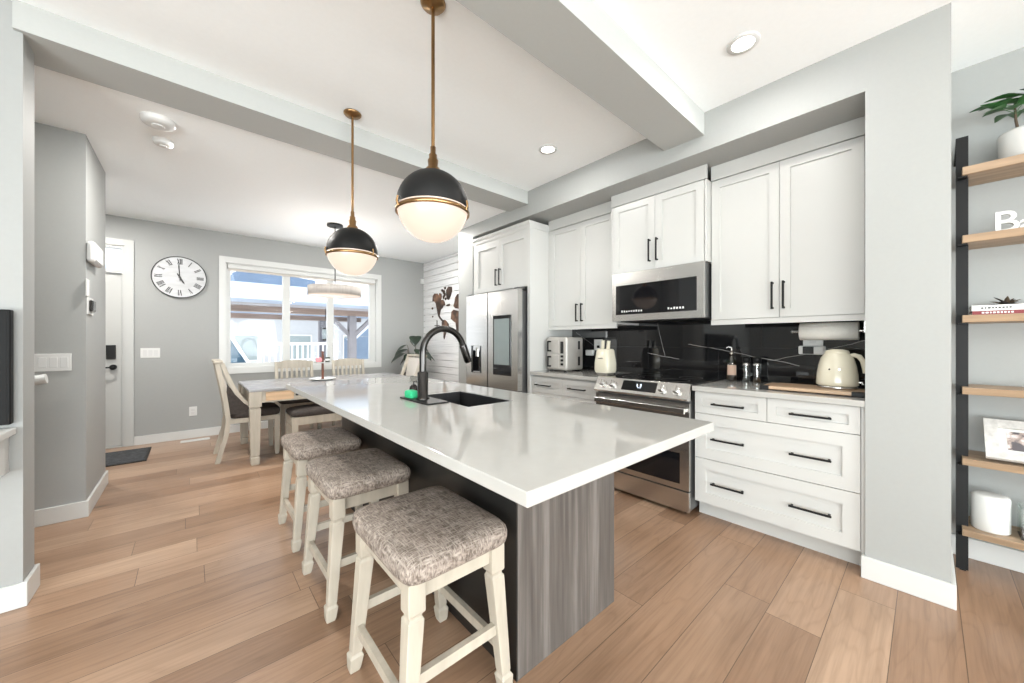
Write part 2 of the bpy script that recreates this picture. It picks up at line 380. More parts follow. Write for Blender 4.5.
bb = MB(); bb.box(-2.2, -.53, 3.795, 3.81, 0, .11); bb.box(-.545, -.53, 3.81, 4.585, 0, .11); bb.box(-2.2, -.545, 4.57, 4.585, 0, .11)
struct('baseboard_left', bb, 'trim', 'baseboard of the wall block by the front door', bevel=.003)

# window 1 (dining corner)
w = struct('window_1', MB().box(WX0 - .068, WX1 + .068, FY - .018, FY, WZ1, WZ1 + .075).box(WX0 - .068, WX1 + .068, FY - .018, FY, WZ0 - .075, WZ0)
           .box(WX0 - .068, WX0, FY - .018, FY, WZ0, WZ1).box(WX1, WX1 + .068, FY - .018, FY, WZ0, WZ1)
           .box(WX0, WX0 + .012, FY, FY + .15, WZ0, WZ1).box(WX1 - .012, WX1, FY, FY + .15, WZ0, WZ1).box(WX0, WX1, FY, FY + .15, WZ0, WZ0 + .012).box(WX0, WX1, FY, FY + .15, WZ1 - .012, WZ1), 'trim', 'three-part window of the dining corner')
fr = MB(); ya, yb = FY + .06, FY + .12
fr.box(WX0 + .012, WX1 - .012, ya, yb, WZ1 - .06, WZ1 - .012); fr.box(WX0 + .012, WX1 - .012, ya, yb, WZ0 + .012, WZ0 + .06)
for x0, x1 in ((WX0 + .012, WX0 + .055), (.985, 1.075), (1.575, 1.665), (WX1 - .10, WX1 - .012)): fr.box(x0, x1, ya, yb, WZ0 + .06, WZ1 - .06)
fr.build('window_frame', 'trim', w)
for x0, x1 in ((WX0 + .055, .985), (1.075, 1.575), (1.665, WX1 - .10)):
    box(x0, x1, FY + .086, FY + .09, WZ0 + .06, WZ1 - .06).build('pane', 'pane', w)
t = thing('roller_blind', 'white roller blind rolled up at the top of the dining window', 'blind', ((WX0 + WX1) / 2, FY + .03, WZ1 - .1))
box(WX0 + .02, WX1 - .02, FY + .005, FY + .055, WZ1 - .07, WZ1 - .013).build('cassette', 'trim', t, .006)
box(WX0 + .03, WX1 - .03, FY + .025, FY + .03, WZ1 - .10, WZ1 - .07).build('blind_hem', 'linen', t)

# door 1
d = struct('door_1', MB().box(DX1, DX1 + .075, FY - .018, FY, 0, DZ1 + .07).box(DX0 - .075, DX0, FY - .018, FY, 0, DZ1 + .07).box(DX0, DX1, FY - .018, FY, DZ1, DZ1 + .07)
           .box(DX1 - .02, DX1, FY, FY + .12, 0, DZ1).box(DX0, DX0 + .02, FY, FY + .12, 0, DZ1).box(DX0 + .02, DX1 - .02, FY, FY + .12, DZ1 - .03, DZ1).box(DX0 + .02, DX1 - .02, FY, FY + .12, 1.975, 2.015)
           .box(DX0 + .02, DX1 - .02, FY + .0, FY + .12, 0, .012), 'doorwhite', 'white front door with transom')
sl = MB(); x0, x1, z0, z1 = DX0 + .024, DX1 - .024, .016, 1.97
sl.box(x0, x1, FY + .03, FY + .07, z0, z1)
for a, b in ((x0 + .13, (x0 + x1) / 2 - .05), ((x0 + x1) / 2 + .05, x1 - .13)):
    for p, q in ((.25, .95), (1.1, 1.82)):
        sl.box(a, b, FY + .022, FY + .03, p, p + .02); sl.box(a, b, FY + .022, FY + .03, q - .02, q); sl.box(a, a + .02, FY + .022, FY + .03, p + .02, q - .02); sl.box(b - .02, b, FY + .022, FY + .03, p + .02, q - .02)
sl.build('door_slab', 'doorwhite', d)
box(DX0 + .03, DX1 - .03, FY + .04, FY + .05, 2.02, DZ1 - .03).build('transom_pane', 'pane', d)
lock = box(-.72, -.645, FY + .005, FY + .03, 1.0, 1.16).build('keypad_lock', 'blackplastic', d, .006)
hd = MB(); hd.rings([[(-.665 + .03 * math.cos(a), y, .91 + .03 * math.sin(a)) for a in [2 * PI * k / 18 for k in range(18)]] for y in (FY + .0, FY + .03)])
hd.tube([(-.665, FY, .91), (-.665, FY - .035, .91), (-.70, FY - .045, .91), (-.79, FY - .045, .905)], .009)
hd.build('door_handle', 'black', d)

# ------------------------------------------------------------------ ceiling things
for k, (x, y) in enumerate(((2.126, .625), (2.13, 1.993))):
    t = thing('recessed_light', ('lit recessed ceiling light nearest the pillar' , 'lit recessed ceiling light between the two beams')[k], 'ceiling light', (x, y, CEIL - .006), 'recessed ceiling lights')
    MB().lathe([(.052, .0), (.072, .0), (.075, .005), (.052, .006)], (x, y, CEIL - .006), 28, cap=False).build('trim_ring', 'plastic', t)
    MB().lathe([(.0005, .003), (.052, .003), (.052, .005)], (x, y, CEIL - .006), 28).build('lens', 'lens', t)
def smoke(x, y, r, label):
    t = thing('smoke_detector', label, 'smoke detector', (x, y, DCEIL - .04), 'ceiling alarms')
    MB().lathe([(r, 0.04), (r, .02), (r * .9, .006), (r * .6, 0), (.001, 0)], (x, y, DCEIL - .04), 26).build('housing', 'plastic', t)
    MB().lathe([(r * .35, -.006), (r * .38, 0), (.001, 0.001)], (x, y, DCEIL - .04), 18).build('test_button', 'plastic', t)
smoke(-.16, 3.25, .085, 'larger white smoke alarm on the ceiling behind the grey beam')
smoke(-.15, 3.56, .055, 'small white detector on the dining ceiling beside the larger alarm')

def pendant(x, y, zc_, label):
    r, zc = .16, zc_
    t = thing('pendant_lamp', label, 'pendant lamp', (x, y, zc), 'globe pendants over the island')
    MB().lathe([(.001, .0), (.020, .0), (.026, .005), (.048, .009), (.056, .018), (.056, .024), (.001, .024)], (x, y, CEIL - .0242)).build('canopy', 'brass', t)
    MB().lathe([(.008, zc + .25), (.008, CEIL - .02)], (x, y, 0), 12).build('rod', 'brass', t)
    MB().lathe([(.035, zc + r - .006), (.032, zc + r + .012), (.021, zc + r + .018), (.024, zc + r + .05), (.018, zc + r + .056), (.018, zc + r + .075), (.012, zc + r + .08), (.012, zc + .27), (.006, zc + .275)], (x, y, 0), 20).build('socket_cap', 'brass', t)
    n = 16; e0 = R(-4)
    up = [(max(.001, r * math.cos(a)), r * math.sin(a)) for a in [e0 + k * (R(89.5) - e0) / n for k in range(n + 1)]]
    MB().lathe(up, (x, y, zc), 40).build('metal_dome', 'black', t)
    MB().lathe([(r - .001, -.036), (r + .004, -.034), (r + .004, -.020), (r - .001, -.018)], (x, y, zc), 40, cap=False).build('brass_band', 'brass', t)
    e1 = R(-2)
    dn = [(max(.001, r * .985 * math.cos(a)), r * .985 * math.sin(a)) for a in [R(-89.5) + k * (R(89.5) + e1) / n for k in range(n + 1)]]
    MB().lathe(dn, (x, y, zc), 40).build('glass_shade', 'opal', t)
    for a in (R(-60), R(60), R(180)):
        px, py = x + (r + .007) * math.cos(a), y + (r + .007) * math.sin(a)
        MB().tube([(px - .003 * math.cos(a), py - .003 * math.sin(a), zc - .032), (px + .004 * math.cos(a), py + .004 * math.sin(a), zc - .015), (px, py, zc + .008)], .0045, 8).build('clip', 'brass', t)
pendant(.82, 1.475, 1.808, 'black and opal globe pendant over the near half of the island')
pendant(.812, 2.548, 1.80, 'black and opal globe pendant over the far half of the island')
t = thing('drum_pendant', 'wide grey drum pendant hanging above the dining table', 'pendant lamp', (1.31, 4.75, 1.81))
MB().lathe([(.09, 0), (.09, .02), (.001, .025)], (1.31, 4.75, DCEIL - .025)).build('canopy', 'blackplastic', t)
MB().lathe([(.006, 1.84), (.006, DCEIL - .02)], (1.31, 4.75, 0), 10).build('rod', 'gunmetal', t)
M['drumfab'] = pm('grey drum fabric', (.42, .39, .36), .8, var=.1, scale=(60, 60, 4))
MB().lathe([(.29, 1.755), (.295, 1.755), (.295, 1.86), (.29, 1.86)], (1.31, 4.75, 0), 44, cap=False).build('drum_shade', 'drumfab', t)
l = bpy.data.lights.new('drum_glow', 'POINT'); l.energy = 7; l.color = (1, .95, .9); l.shadow_soft_size = .12
o = bpy.data.objects.new('drum_glow', l); C.objects.link(o); o.location = (1.31, 4.75, 1.84)
MB().lathe([(.001, 1.757), (.289, 1.757), (.289, 1.765), (.001, 1.765)], (1.31, 4.75, 0), 44).build('diffuser', 'opal', t)

# ------------------------------------------------------------------ kitchen wall: cabinets
def shaker(m, xf, y0, y1, z0, z1, w=.055, rec=.012, tk=.02):
    m.box(xf, xf + tk, y0, y0 + w, z0, z1); m.box(xf, xf + tk, y1 - w, y1, z0, z1)
    m.box(xf, xf + tk, y0 + w, y1 - w, z0, z0 + w); m.box(xf, xf + tk, y0 + w, y1 - w, z1 - w, z1)
    m.box(xf + rec, xf + tk, y0 + w, y1 - w, z0 + w, z1 - w)
    return m
def bar_handle(xf, y0, y1, z0, z1, parent):
    """black bar pull, vertical if y0 == y1, else level"""
    m = MB(); s = .0055
    if y0 == y1:
        m.box(xf - .034, xf - .024, y0 - s, y0 + s, z0, z1)
        for z in (z0 + .008, z1 - .008): m.box(xf - .026, xf, y0 - s, y0 + s, z - s, z + s)
    else:
        m.box(xf - .034, xf - .024, y0, y1, z0 - s, z0 + s)
        for y in (y0 + .012, y1 - .012): m.box(xf - .026, xf, y - s, y + s, z0 - s, z0 + s)
    return m.build('handle', 'black', parent, .0015)
def upper(label, xf, y0, y1, zt, zb, doors, handles, side_filler=(0, 0), valance=True, name='wall_cabinet'):
    t = thing(name, label, 'cabinet', ((xf + WX) / 2, (y0 + y1) / 2, zb), 'white wall cabinets')
    box(xf + .022, WX - .002, y0, y1, zb, zt).build('body', 'cab', t)
    f = MB()
    if side_filler[0]: f.box(xf + .004, xf + .022, y0, y0 + side_filler[0], zb, zt)
    if side_filler[1]: f.box(xf + .004, xf + .022, y1 - side_filler[1], y1, zb, zt)
    f.box(xf + .003, xf + .022, y0, y1, zt + .005, 2.473)
    f.build('filler', 'cab', t)
    for (a, b), h in zip(doors, handles):
        dm = shaker(MB(), xf, a, b, zb + .003, zt - .003).build('door', 'cab', t)
        bar_handle(xf, h[0], h[0], h[1], h[2], dm)
    if valance: box(xf + .004, xf + .024, y0, y1, zb - .035, zb).build('valance', 'cab', t)
    return t
upper('tall white two-door wall cabinet right of the microwave', 2.85, .215, 1.045, 2.365, 1.355, ((.235, .6305), (.6335, 1.04)), ((.607, 1.41, 1.588), (.667, 1.41, 1.588)))
upper('short white two-door wall cabinet above the microwave', 2.77, 1.0455, 1.8375, 2.367, 1.778, ((1.063, 1.4305), (1.4335, 1.815)), ((1.41, 1.84, 2.02), (1.472, 1.84, 2.02)), (.013, .018), False)
upper('tall white two-door wall cabinet between fridge panel and microwave', 2.85, 1.838, 2.66, 2.365, 1.355, ((1.85, 2.2365), (2.2395, 2.636)), ((2.21, 1.395, 1.57), (2.271, 1.395, 1.57)), (.01, .02))
# fridge surround
t = thing('fridge_cabinet', 'white two-door cabinet over the fridge with its tall side panel', 'cabinet', (2.9, 3.15, 0), 'white wall cabinets')
box(2.602, WX - .002, 2.70, 3.61, 1.768, 2.36).build('body', 'cab', t)
box(2.58, WX - .002, 2.662, 2.70, 0, 2.36).build('side_panel', 'cab', t)
box(2.58, WX - .002, 3.61, 3.645, 0, 2.36).build('side_panel', 'cab', t)
box(2.60, WX - .002, 3.6455, 3.6585, 0, 2.36).build('scribe_strip', 'cab', t)
MB().prism([(2.56, 2.43), (2.56, 2.41), (2.575, 2.39), (2.578, 2.36), (WX - .003, 2.36), (WX - .003, 2.43)], 'y', 2.655, 3.655).build('crown_trim', 'cab', t)
for a, b, hy in ((2.70, 3.1545, 3.129), (3.1575, 3.608, 3.193)):
    dm = shaker(MB(), 2.58, a, b, 1.772, 2.325).build('door', 'cab', t)
    bar_handle(2.58, hy, hy, 1.825, 2.01, dm)
box(2.585, 2.602, 2.70, 3.61, 2.328, 2.36).build('filler', 'cab', t)

# base cabinets
TK = 2.69
t = thing('base_cabinet', 'white four-drawer base cabinet between the range and the pillar', 'cabinet', (2.9, .64, 0), 'white base cabinets')
box(2.622, WX - .002, .227, 1.062, .11, .863).build('body', 'cab', t)
box(TK, TK + .015, .227, 1.062, 0, .11).build('toe_kick', 'cab', t)
box(2.602, 2.622, .2125, .2265, .11, .863).build('filler', 'cab', t)
for y0, y1, z0, z1, hs in ((.640, 1.056, .716, .860, ((.753, .945, .785),)), (.230, .637, .716, .860, ((.34, .526, .785),)),
                           (.230, 1.056, .412, .712, ((.753, .948, .553), (.34, .526, .556))), (.230, 1.056, .112, .408, ((.755, .948, .257), (.34, .528, .259)))):
    dm = shaker(MB(), 2.602, y0, y1, z0, z1, .045 if z1 - z0 < .2 else .07).build('drawer', 'cab', t)
    for a, b, z in hs: bar_handle(2.602, a, b, z, z, dm)
t = thing('base_cabinet', 'white base cabinet between the range and the fridge panel', 'cabinet', (2.9, 2.25, 0), 'white base cabinets')
box(2.622, WX - .002, 1.842, 2.658, .11, .863).build('body', 'cab', t)
box(TK, TK + .015, 1.842, 2.658, 0, .11).build('toe_kick', 'cab', t)
for y0, y1, z0, z1, hs in ((1.848, 2.25, .694, .845, ((1.974, 2.17, .771),)), (2.253, 2.655, .694, .845, ((2.385, 2.592, .771),))):
    dm = shaker(MB(), 2.602, y0, y1, z0, z1, .045).build('drawer', 'cab', t)
    for a, b, z in hs: bar_handle(2.602, a, b, z, z, dm)
for y0, y1, hy in ((1.848, 2.25, 2.20), (2.253, 2.655, 2.30)):
    dm = shaker(MB(), 2.602, y0, y1, .112, .69).build('door', 'cab', t); bar_handle(2.602, hy, hy, .5, .66, dm)
CT = .897
tag(box(2.575, WX - .012, .2115, 1.066, CT - .033, CT).build('worktop', 'quartz', None, .003), 'white quartz worktop right of the range', 'countertop', 'kitchen wall worktops')
tag(box(2.575, WX - .012, 1.838, 2.66, CT - .033, CT).build('worktop', 'quartz', None, .003), 'white quartz worktop left of the range', 'countertop', 'kitchen wall worktops')
o = struct('backsplash', box(WX - .010, WX - .0005, .2115, 2.66, .85, 1.42), 'splash', 'glossy black marble tile backsplash')

# range
t = thing('range', 'stainless slide-in electric range with black glass cooktop', 'range', (2.87, 1.452, 0))
ya, yb = 1.072, 1.832
box(2.575, WX - .015, ya, yb, .04, .894).build('body', 'darksteel', t)
box(2.59, WX - .013, ya, yb, .894, .905).build('cooktop', 'blackgloss', t, .002)
MB().prism([(2.525, .792), (2.515, .805), (2.575, .907), (2.60, .907), (2.60, .792)], 'y', ya, yb).build('control_panel', 'steelh', t, .003)
nx, nz = -.862, .507          # panel outward direction
def onp(s): return (2.515 + .06 * s, .805 + .102 * s)
x0, z0 = onp(.2); x1, z1 = onp(.88)
MB().prism([(x0 - .0015, z0 + .001), (x1 - .0015, z1 + .001), (x1 + .006, z1), (x0 + .006, z0)], 'y', 1.305, 1.585).build('display', 'blackgloss', t)
xx, zc_ = onp(.55)
dg = MB()
for y, seq in ((1.455, 'ab'), (1.44, 'c'), (1.425, 'abc')):
    for k, cc in enumerate(seq):
        dz = {'a': .012, 'b': 0, 'c': -.012}[cc]; dg.box(xx + dz * .59 - .004, xx + dz * .59 - .0022, y, y + .011, zc_ + dz, zc_ + dz + .003)
dg.box(xx - .004 - .002, xx - .0022, 1.453, 1.456, zc_ - .01, zc_ + .012); dg.box(xx - .006, xx - .0022, 1.424, 1.427, zc_ - .01, zc_ + .012)
dg.build('digits', 'digits', t)
for y in (1.765, 1.672, 1.262, 1.154):
    c0 = Vector((onp(.5)[0], y, onp(.5)[1])); n_ = Vector((nx, 0, nz))
    kb = MB().tube([c0, c0 + n_ * .008, c0 + n_ * .009, c0 + n_ * .034, c0 + n_ * .036], [.034, .034, .027, .025, .021], 24, False).build('knob', 'steel', t)
    g = MB().beam(c0 + n_ * .040 - Vector((.5, 0, .86)) * .02, c0 + n_ * .040 + Vector((.5, 0, .86)) * .02, .008, .012, (0, 1, 0)).build('knob_grip', 'steel', kb)
dm = MB().box(2.545, 2.575, ya, yb, .425, .775).box(2.545, 2.575, ya, 1.135, .175, .425).box(2.545, 2.575, 1.775, yb, .175, .425).box(2.545, 2.575, 1.135, 1.775, .175, .212).build('oven_door', 'steelh', t)
box(2.5475, 2.570, 1.135, 1.775, .212, .425).build('oven_window', 'blackgloss', dm)
hm = MB().box(2.50, 2.515, ya + .012, yb - .012, .705, .745)
for y in (ya + .03, yb - .03): hm.box(2.512, 2.547, y - .012, y + .012, .715, .738)
hm.build('oven_handle', 'steel', dm, .004)
for y in (1.09, 1.105, 1.12): box(2.5435, 2.546, y, y + .008, .448, .454).build('vent_slot', 'blackplastic', dm)
box(2.545, 2.575, ya, yb, .028, .165).build('storage_drawer', 'steelh', t, .002)
for x, y in ((2.62, ya + .05), (2.62, yb - .05), (3.15, ya + .05), (3.15, yb - .05)): MB().lathe([(.02, 0), (.02, .04)], (x, y, 0), 12).build('foot', 'blackplastic', t)
for x, y, r in ((2.77, 1.27, .10), (2.77, 1.62, .085), (3.05, 1.27, .085), (3.05, 1.62, .10)):
    MB().lathe([(r, 0), (r + .003, 0), (r + .003, .0006), (r, .0006)], (x, y, .9052), 36, cap=False).build('burner_ring', 'darksteel', t)

# microwave
t = thing('microwave', 'stainless over-the-range microwave with black glass door', 'microwave', (2.98, 1.44, 1.372))
ya, yb, za, zb = 1.052, 1.80, 1.372, 1.774
box(2.765, WX - .012, ya + .003, yb - .003, za, zb).build('body', 'darksteel', t, .003)
dm = MB().box(2.735, 2.765, ya, yb, za, 1.425).box(2.735, 2.765, ya, yb, 1.672, zb).box(2.735, 2.765, ya, 1.098, 1.425, 1.672).box(2.735, 2.765, 1.765, yb, 1.425, 1.672).build('door', 'steelh', t)
box(2.7365, 2.762, 1.098, 1.765, 1.425, 1.672).build('door_glass', 'blackgloss', dm)
ic = MB()
random.seed(8)
for y0, n in ((1.70, 9), (1.30, 6)):
    for k in range(n):
        yy = y0 - k * .022; ic.box(2.7355, 2.7364, yy, yy + .012, 1.444 + random.random() * .004, 1.456 + random.random() * .006)
ic.build('touch_icons', 'plastic', dm)
box(2.77, 3.15, ya + .06, yb - .06, za - .006, za).build('vent_grille', 'blackplastic', t)

# fridge
t = thing('refrigerator', 'stainless french-door refrigerator with a screen and water dispenser', 'refrigerator', (2.85, 3.16, 0))
box(2.53, 3.22, 2.722, 3.60, .03, 1.72).build('body', 'darksteel', t)
def fdoor(y0, y1, z0, z1, name, hole=None):
    m = MB(); xf = 2.462
    def slab(a, b, p, q):
        m.box(xf, 2.525, a, b, p, q)
    if hole:
        a, b, p, q = hole
        slab(y0, y1, z0, p); slab(y0, y1, q, z1); slab(y0, a, p, q); slab(b, y1, p, q); m.box(2.515, 2.525, a, b, p, q)
    else: slab(y0, y1, z0, z1)
    return m.build(name, 'steel', t)
dr = fdoor(2.718, 3.205, .70, 1.735, 'door')
dl = fdoor(3.222, 3.63, .70, 1.735, 'door', (3.33, 3.53, .84, 1.155))
for a, b in ((2.718, 3.205), (3.222, 3.63)): fdoor(a, b, .06, .69, 'freezer_door')
fm = MB().box(2.455, 2.466, 2.82, 3.11, .843, 1.477); fm.build('screen_frame', 'blackgloss', dr, .002)
box(2.4535, 2.456, 2.84, 3.09, .955, 1.44).build('screen', 'screen', dr)
fm = MB().box(2.464, 2.515, 3.331, 3.36, .845, 1.15).box(2.464, 2.515, 3.50, 3.529, .845, 1.15).box(2.505, 2.515, 3.36, 3.50, .845, 1.15).build('dispenser', 'blackgloss', dl)
MB().lathe([(.03, 0), (.03, .1)], (2.49, 3.43, 1.03), 16).build('nozzle', 'steel', fm)
box(2.468, 2.51, 3.35, 3.51, 1.10, 1.15).build('dispenser_hood', 'steel', fm)
box(2.468, 2.51, 3.34, 3.52, .845, .86).build('drip_tray', 'steel', fm)
for y in (2.75, 3.57): box(2.47, 2.56, y - .03, y + .03, 1.735, 1.75).build('hinge_cover', 'darksteel', t)
for x, y in ((2.6, 2.8), (2.6, 3.52), (3.15, 2.8), (3.15, 3.52)): MB().lathe([(.022, 0), (.022, .03)], (x, y, 0), 12).build('foot', 'blackplastic', t)

# ------------------------------------------------------------------ island
t = thing('island_cabinet', 'dark grey-brown wood island base under the white countertop', 'island', (1.16, 1.95, 0))
box(.866, 1.467, .955, .985, 0, .864).build('end_panel', 'island', t, .002)
box(.862, 1.467, 2.93, 2.96, 0, .864).build('end_panel', 'island', t, .002)
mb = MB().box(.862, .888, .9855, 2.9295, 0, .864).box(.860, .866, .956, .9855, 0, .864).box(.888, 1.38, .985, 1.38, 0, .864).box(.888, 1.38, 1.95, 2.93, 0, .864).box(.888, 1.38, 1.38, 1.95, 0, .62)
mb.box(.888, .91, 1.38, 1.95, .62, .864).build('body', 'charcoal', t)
for y0, y1 in ((.99, 1.47), (1.475, 1.955), (1.96, 2.44), (2.445, 2.925)):
    dm = MB().box(1.447, 1.465, y0, y1, .11, .855).box(1.38, 1.447, y0, y1, .11, .13).build('door', 'island', t)
    m = MB().box(1.49, 1.5, y0 + .04, y0 + .05, .6, .8).box(1.465, 1.49, y0 + .04, y0 + .05, .61, .62).box(1.465, 1.49, y0 + .04, y0 + .05, .78, .79).build('handle', 'black', dm)
for y in (1.15, 1.95, 2.75):
    MB().box(.856, .862, y - .02, y + .02, .72, .864).box(.66, .862, y - .02, y + .02, .856, .8635).build('support_bracket', 'black', t)
ix0, ix1, iy0, iy1 = .507, 1.477, .53, 3.03
hx0, hx1, hy0, hy1 = .962, 1.245, 1.405, 1.90
tp = MB(); v = []
for z in (CT - .033, CT):
    v += [(ix0, iy0, z), (ix1, iy0, z), (ix1, iy1, z), (ix0, iy1, z), (hx0, hy0, z), (hx1, hy0, z), (hx1, hy1, z), (hx0, hy1, z)]
f = []
for i in range(4):
    j = (i + 1) % 4
    f += [(8 + i, 8 + j, 12 + j, 12 + i), (j, i, 4 + i, 4 + j), (i, j, 8 + j, 8 + i), (4 + j, 4 + i, 12 + i, 12 + j)]
tp.add(v, f)
tag(tp.build('island_countertop', 'quartz', None, .003), 'long white quartz countertop of the island', 'countertop')
# sink
t = thing('kitchen_sink', 'black double-basin undermount sink in the island', 'sink', ((hx0 + hx1) / 2, (hy0 + hy1) / 2, CT - .035))
bm_ = MB(); z0, z1 = CT - .235, CT - .003; e = -.001; q = .012
bm_.box(hx0 + .001, hx1 - .001, hy0 + .001, hy1 - .001, z0 - .008, z0)
bm_.box(hx0 + .001, hx0 + q, hy0 + .001, hy1 - .001, z0, z1).box(hx1 - q, hx1 - .001, hy0 + .001, hy1 - .001, z0, z1)
bm_.box(hx0 + q, hx1 - q, hy0 + .001, hy0 + q, z0, z1).box(hx0 + q, hx1 - q, hy1 - q, hy1 - .001, z0, z1)
bm_.build('basin', 'granite', t)
box(hx0 + q, hx1 - q, 1.60, 1.62, z0, CT - .06).build('divider', 'granite', t, .006)
for y in (1.50, 1.77): MB().lathe([(.001, .004), (.03, .004), (.042, .002), (.042, 0)], (1.13, y, z0), 24).build('drain', 'steel', t)
# faucet
t = thing('faucet', 'tall black gunmetal gooseneck pull-down faucet on the island', 'faucet', (.892, 1.71, CT))
fx, fy = .892, 1.71
MB().lathe([(.034, 0), (.034, .006), (.027, .01), (.027, .135), (.020, .142)], (fx, fy, CT)).build('base', 'gunmetal', t)
pts = [(fx, fy, CT + .14), (fx, fy, CT + .238)]
rr = .125; zc_ = CT + .238
for k in range(0, 17):
    a = PI - k * R(164) / 16; pts.append((fx + rr + rr * math.cos(a), fy, zc_ + rr * math.sin(a)))
MB().tube(pts, .0172, 18).build('gooseneck', 'gunmetal', t)
p = Vector(pts[-1]); d_ = (Vector(pts[-1]) - Vector(pts[-2])).normalized()
MB().tube([p - d_ * .005, p, p + d_ * .005, p + d_ * .09, p + d_ * .1], [.018, .020, .021, .021, .018], 18).build('spray_head', 'gunmetal', t)
MB().tube([(fx, fy, CT + .10), (fx + .025, fy + .035, CT + .105), (fx + .045, fy + .075, CT + .105)], [.012, .009, .006], 10).build('lever', 'gunmetal', t)
tag(box(.835, .958, 1.56, 1.86, CT + .0005, CT + .0075).build('drip_mat', 'blackplastic', None, .003), 'black silicone mat under the faucet', 'mat')
world_faucet = [o for o in bpy.data.objects if o.parent == t]
t.location.z += .008
tag(MB().pillow(.85, .90, 1.76, 1.845, CT + .008, CT + .046, 5).build('sponge', 'green'), 'bright green sponge on the mat beside the faucet', 'sponge')
t = thing('dish_brush', 'small round grey soap pump behind the faucet', 'soap dispenser', (.93, 1.835, CT))
t.name = 'soap_dispenser'
MB().lathe([(.024, 0), (.026, .02), (.022, .05), (.01, .062)], (.935, 1.90, CT + .0005), 20).build('bottle', 'gunmetal', t)
MB().tube([(.935, 1.90, CT + .06), (.935, 1.90, CT + .078), (.965, 1.885, CT + .078)], .005, 8).build('pump', 'gunmetal', t)

# ------------------------------------------------------------------ bar stools
def leg_secs(fx_, fy_, tx, ty, top):
    """turned square leg from a spade foot up to a square block"""
    zs = [(0, .017), (.012, .020), (.055, .024), (.066, .017), (.075, .019), (top - .125, .025), (top - .112, .025), (top - .106, .020), (top - .098, .020), (top - .092, .027), (top, .027)]
    out = []
    for z, h in zs:
        k = min(1, z / (top - .09)); out.append((fx_ + (tx - fx_) * k, fy_ + (ty - fy_) * k, z, h, h))
    return out
def make_stool(label):
    t = thing('bar_stool', label, 'stool', (0, 0, 0), 'backless bar stools along the island')
    ax, ay, bx, by, top = .183, .213, .148, .193, .515
    for sx in (-1, 1):
        for sy in (-1, 1): MB().sections(leg_secs(sx * ax, sy * ay, sx * bx, sy * by, top)).build('leg', 'antique', t, .003)
    ap = MB()
    for s_ in (-1, 1):
        ap.box(-bx + .027, bx - .027, s_ * by - .011, s_ * by + .011, top - .06, top); ap.box(s_ * bx - .011, s_ * bx + .011, -by + .027, by - .027, top - .06, top)
    ap.build('seat_frame', 'antique', t)
    def at(z): k = z / (top - .09); return ax + (bx - ax) * k, ay + (by - ay) * k
    for s_ in (-1, 1):
        x, y = at(.155); MB().beam((s_ * x, -y, .155), (s_ * x, y, .155), .02, .034).build('stretcher', 'antique', t)
        x, y = at(.225); MB().beam((-x, s_ * y, .225), (x, s_ * y, .225), .02, .034).build('stretcher', 'antique', t)
    MB().pillow(-.195, .195, -.245, .245, top + .001, top + .078, 9, 64).build('cushion', 'tweed', t)
    return t
st = make_stool('bar stool with grey tweed cushion nearest the camera'); st.location = (.63, 1.175, 0)
for y, lb in ((1.913, 'middle bar stool of the three along the island'), (2.606, 'farthest bar stool, next to the dining bench')):
    c = copy_tree(st); c.location = (.632, y, 0); c['label'] = lb

# ------------------------------------------------------------------ dining set
TX0, TX1, TY0, TY1, TZ = .41, 2.2, 4.28, 5.36, .735
t = thing('dining_table', 'antique white dining table with grey wood top by the window', 'table', ((TX0 + TX1) / 2, (TY0 + TY1) / 2, 0))
box(TX0, TX1, TY0, TY1, TZ - .024, TZ).build('tabletop', 'tabletop', t, .004)
i = .055
for x in (TX0 + i, TX1 - i):
    for y in (TY0 + i, TY1 - i):
        MB().sections([(x, y, 0, .032, .032), (x, y, .02, .036, .036), (x, y, .07, .038, .038), (x, y, .08, .030, .030), (x, y, .09, .036, .036), (x, y, .53, .045, .045), (x, y, .545, .045, .045), (x, y, .55, .036, .036), (x, y, .56, .036, .036), (x, y, .565, .05, .05), (x, y, TZ - .024, .05, .05)]).build('leg', 'antique', t, .003)
ap = MB(); z0 = .60
ap.box(TX0 + .105, TX1 - .105, TY0 + .02, TY0 + .045, z0, TZ - .024).box(TX0 + .105, TX1 - .105, TY1 - .045, TY1 - .02, z0, TZ - .024)
ap.box(TX0 + .02, TX0 + .045, TY0 + .105, TY1 - .105, z0, TZ - .024).box(TX1 - .045, TX1 - .02, TY0 + .105, TY1 - .105, z0, TZ - .024).build('apron', 'antique', t)
for x0, x1 in ((.55, .79), (1.75, 1.99)):
    dm = box(x0, x1, TY0 + .010, TY0 + .022, z0 + .015, TZ - .034).build('drawer', 'tan', t, .002)
    MB().tube([((x0 + x1) / 2 + .0 if x0 > 1 else .815, TY0 + .02, .66), (.815 if x0 < 1 else (x0 + x1) / 2, TY0 - .012, .66), (.815 if x0 < 1 else (x0 + x1) / 2, TY0 - .02, .66)], [.008, .014, .008], 14).build('knob', 'black', dm)

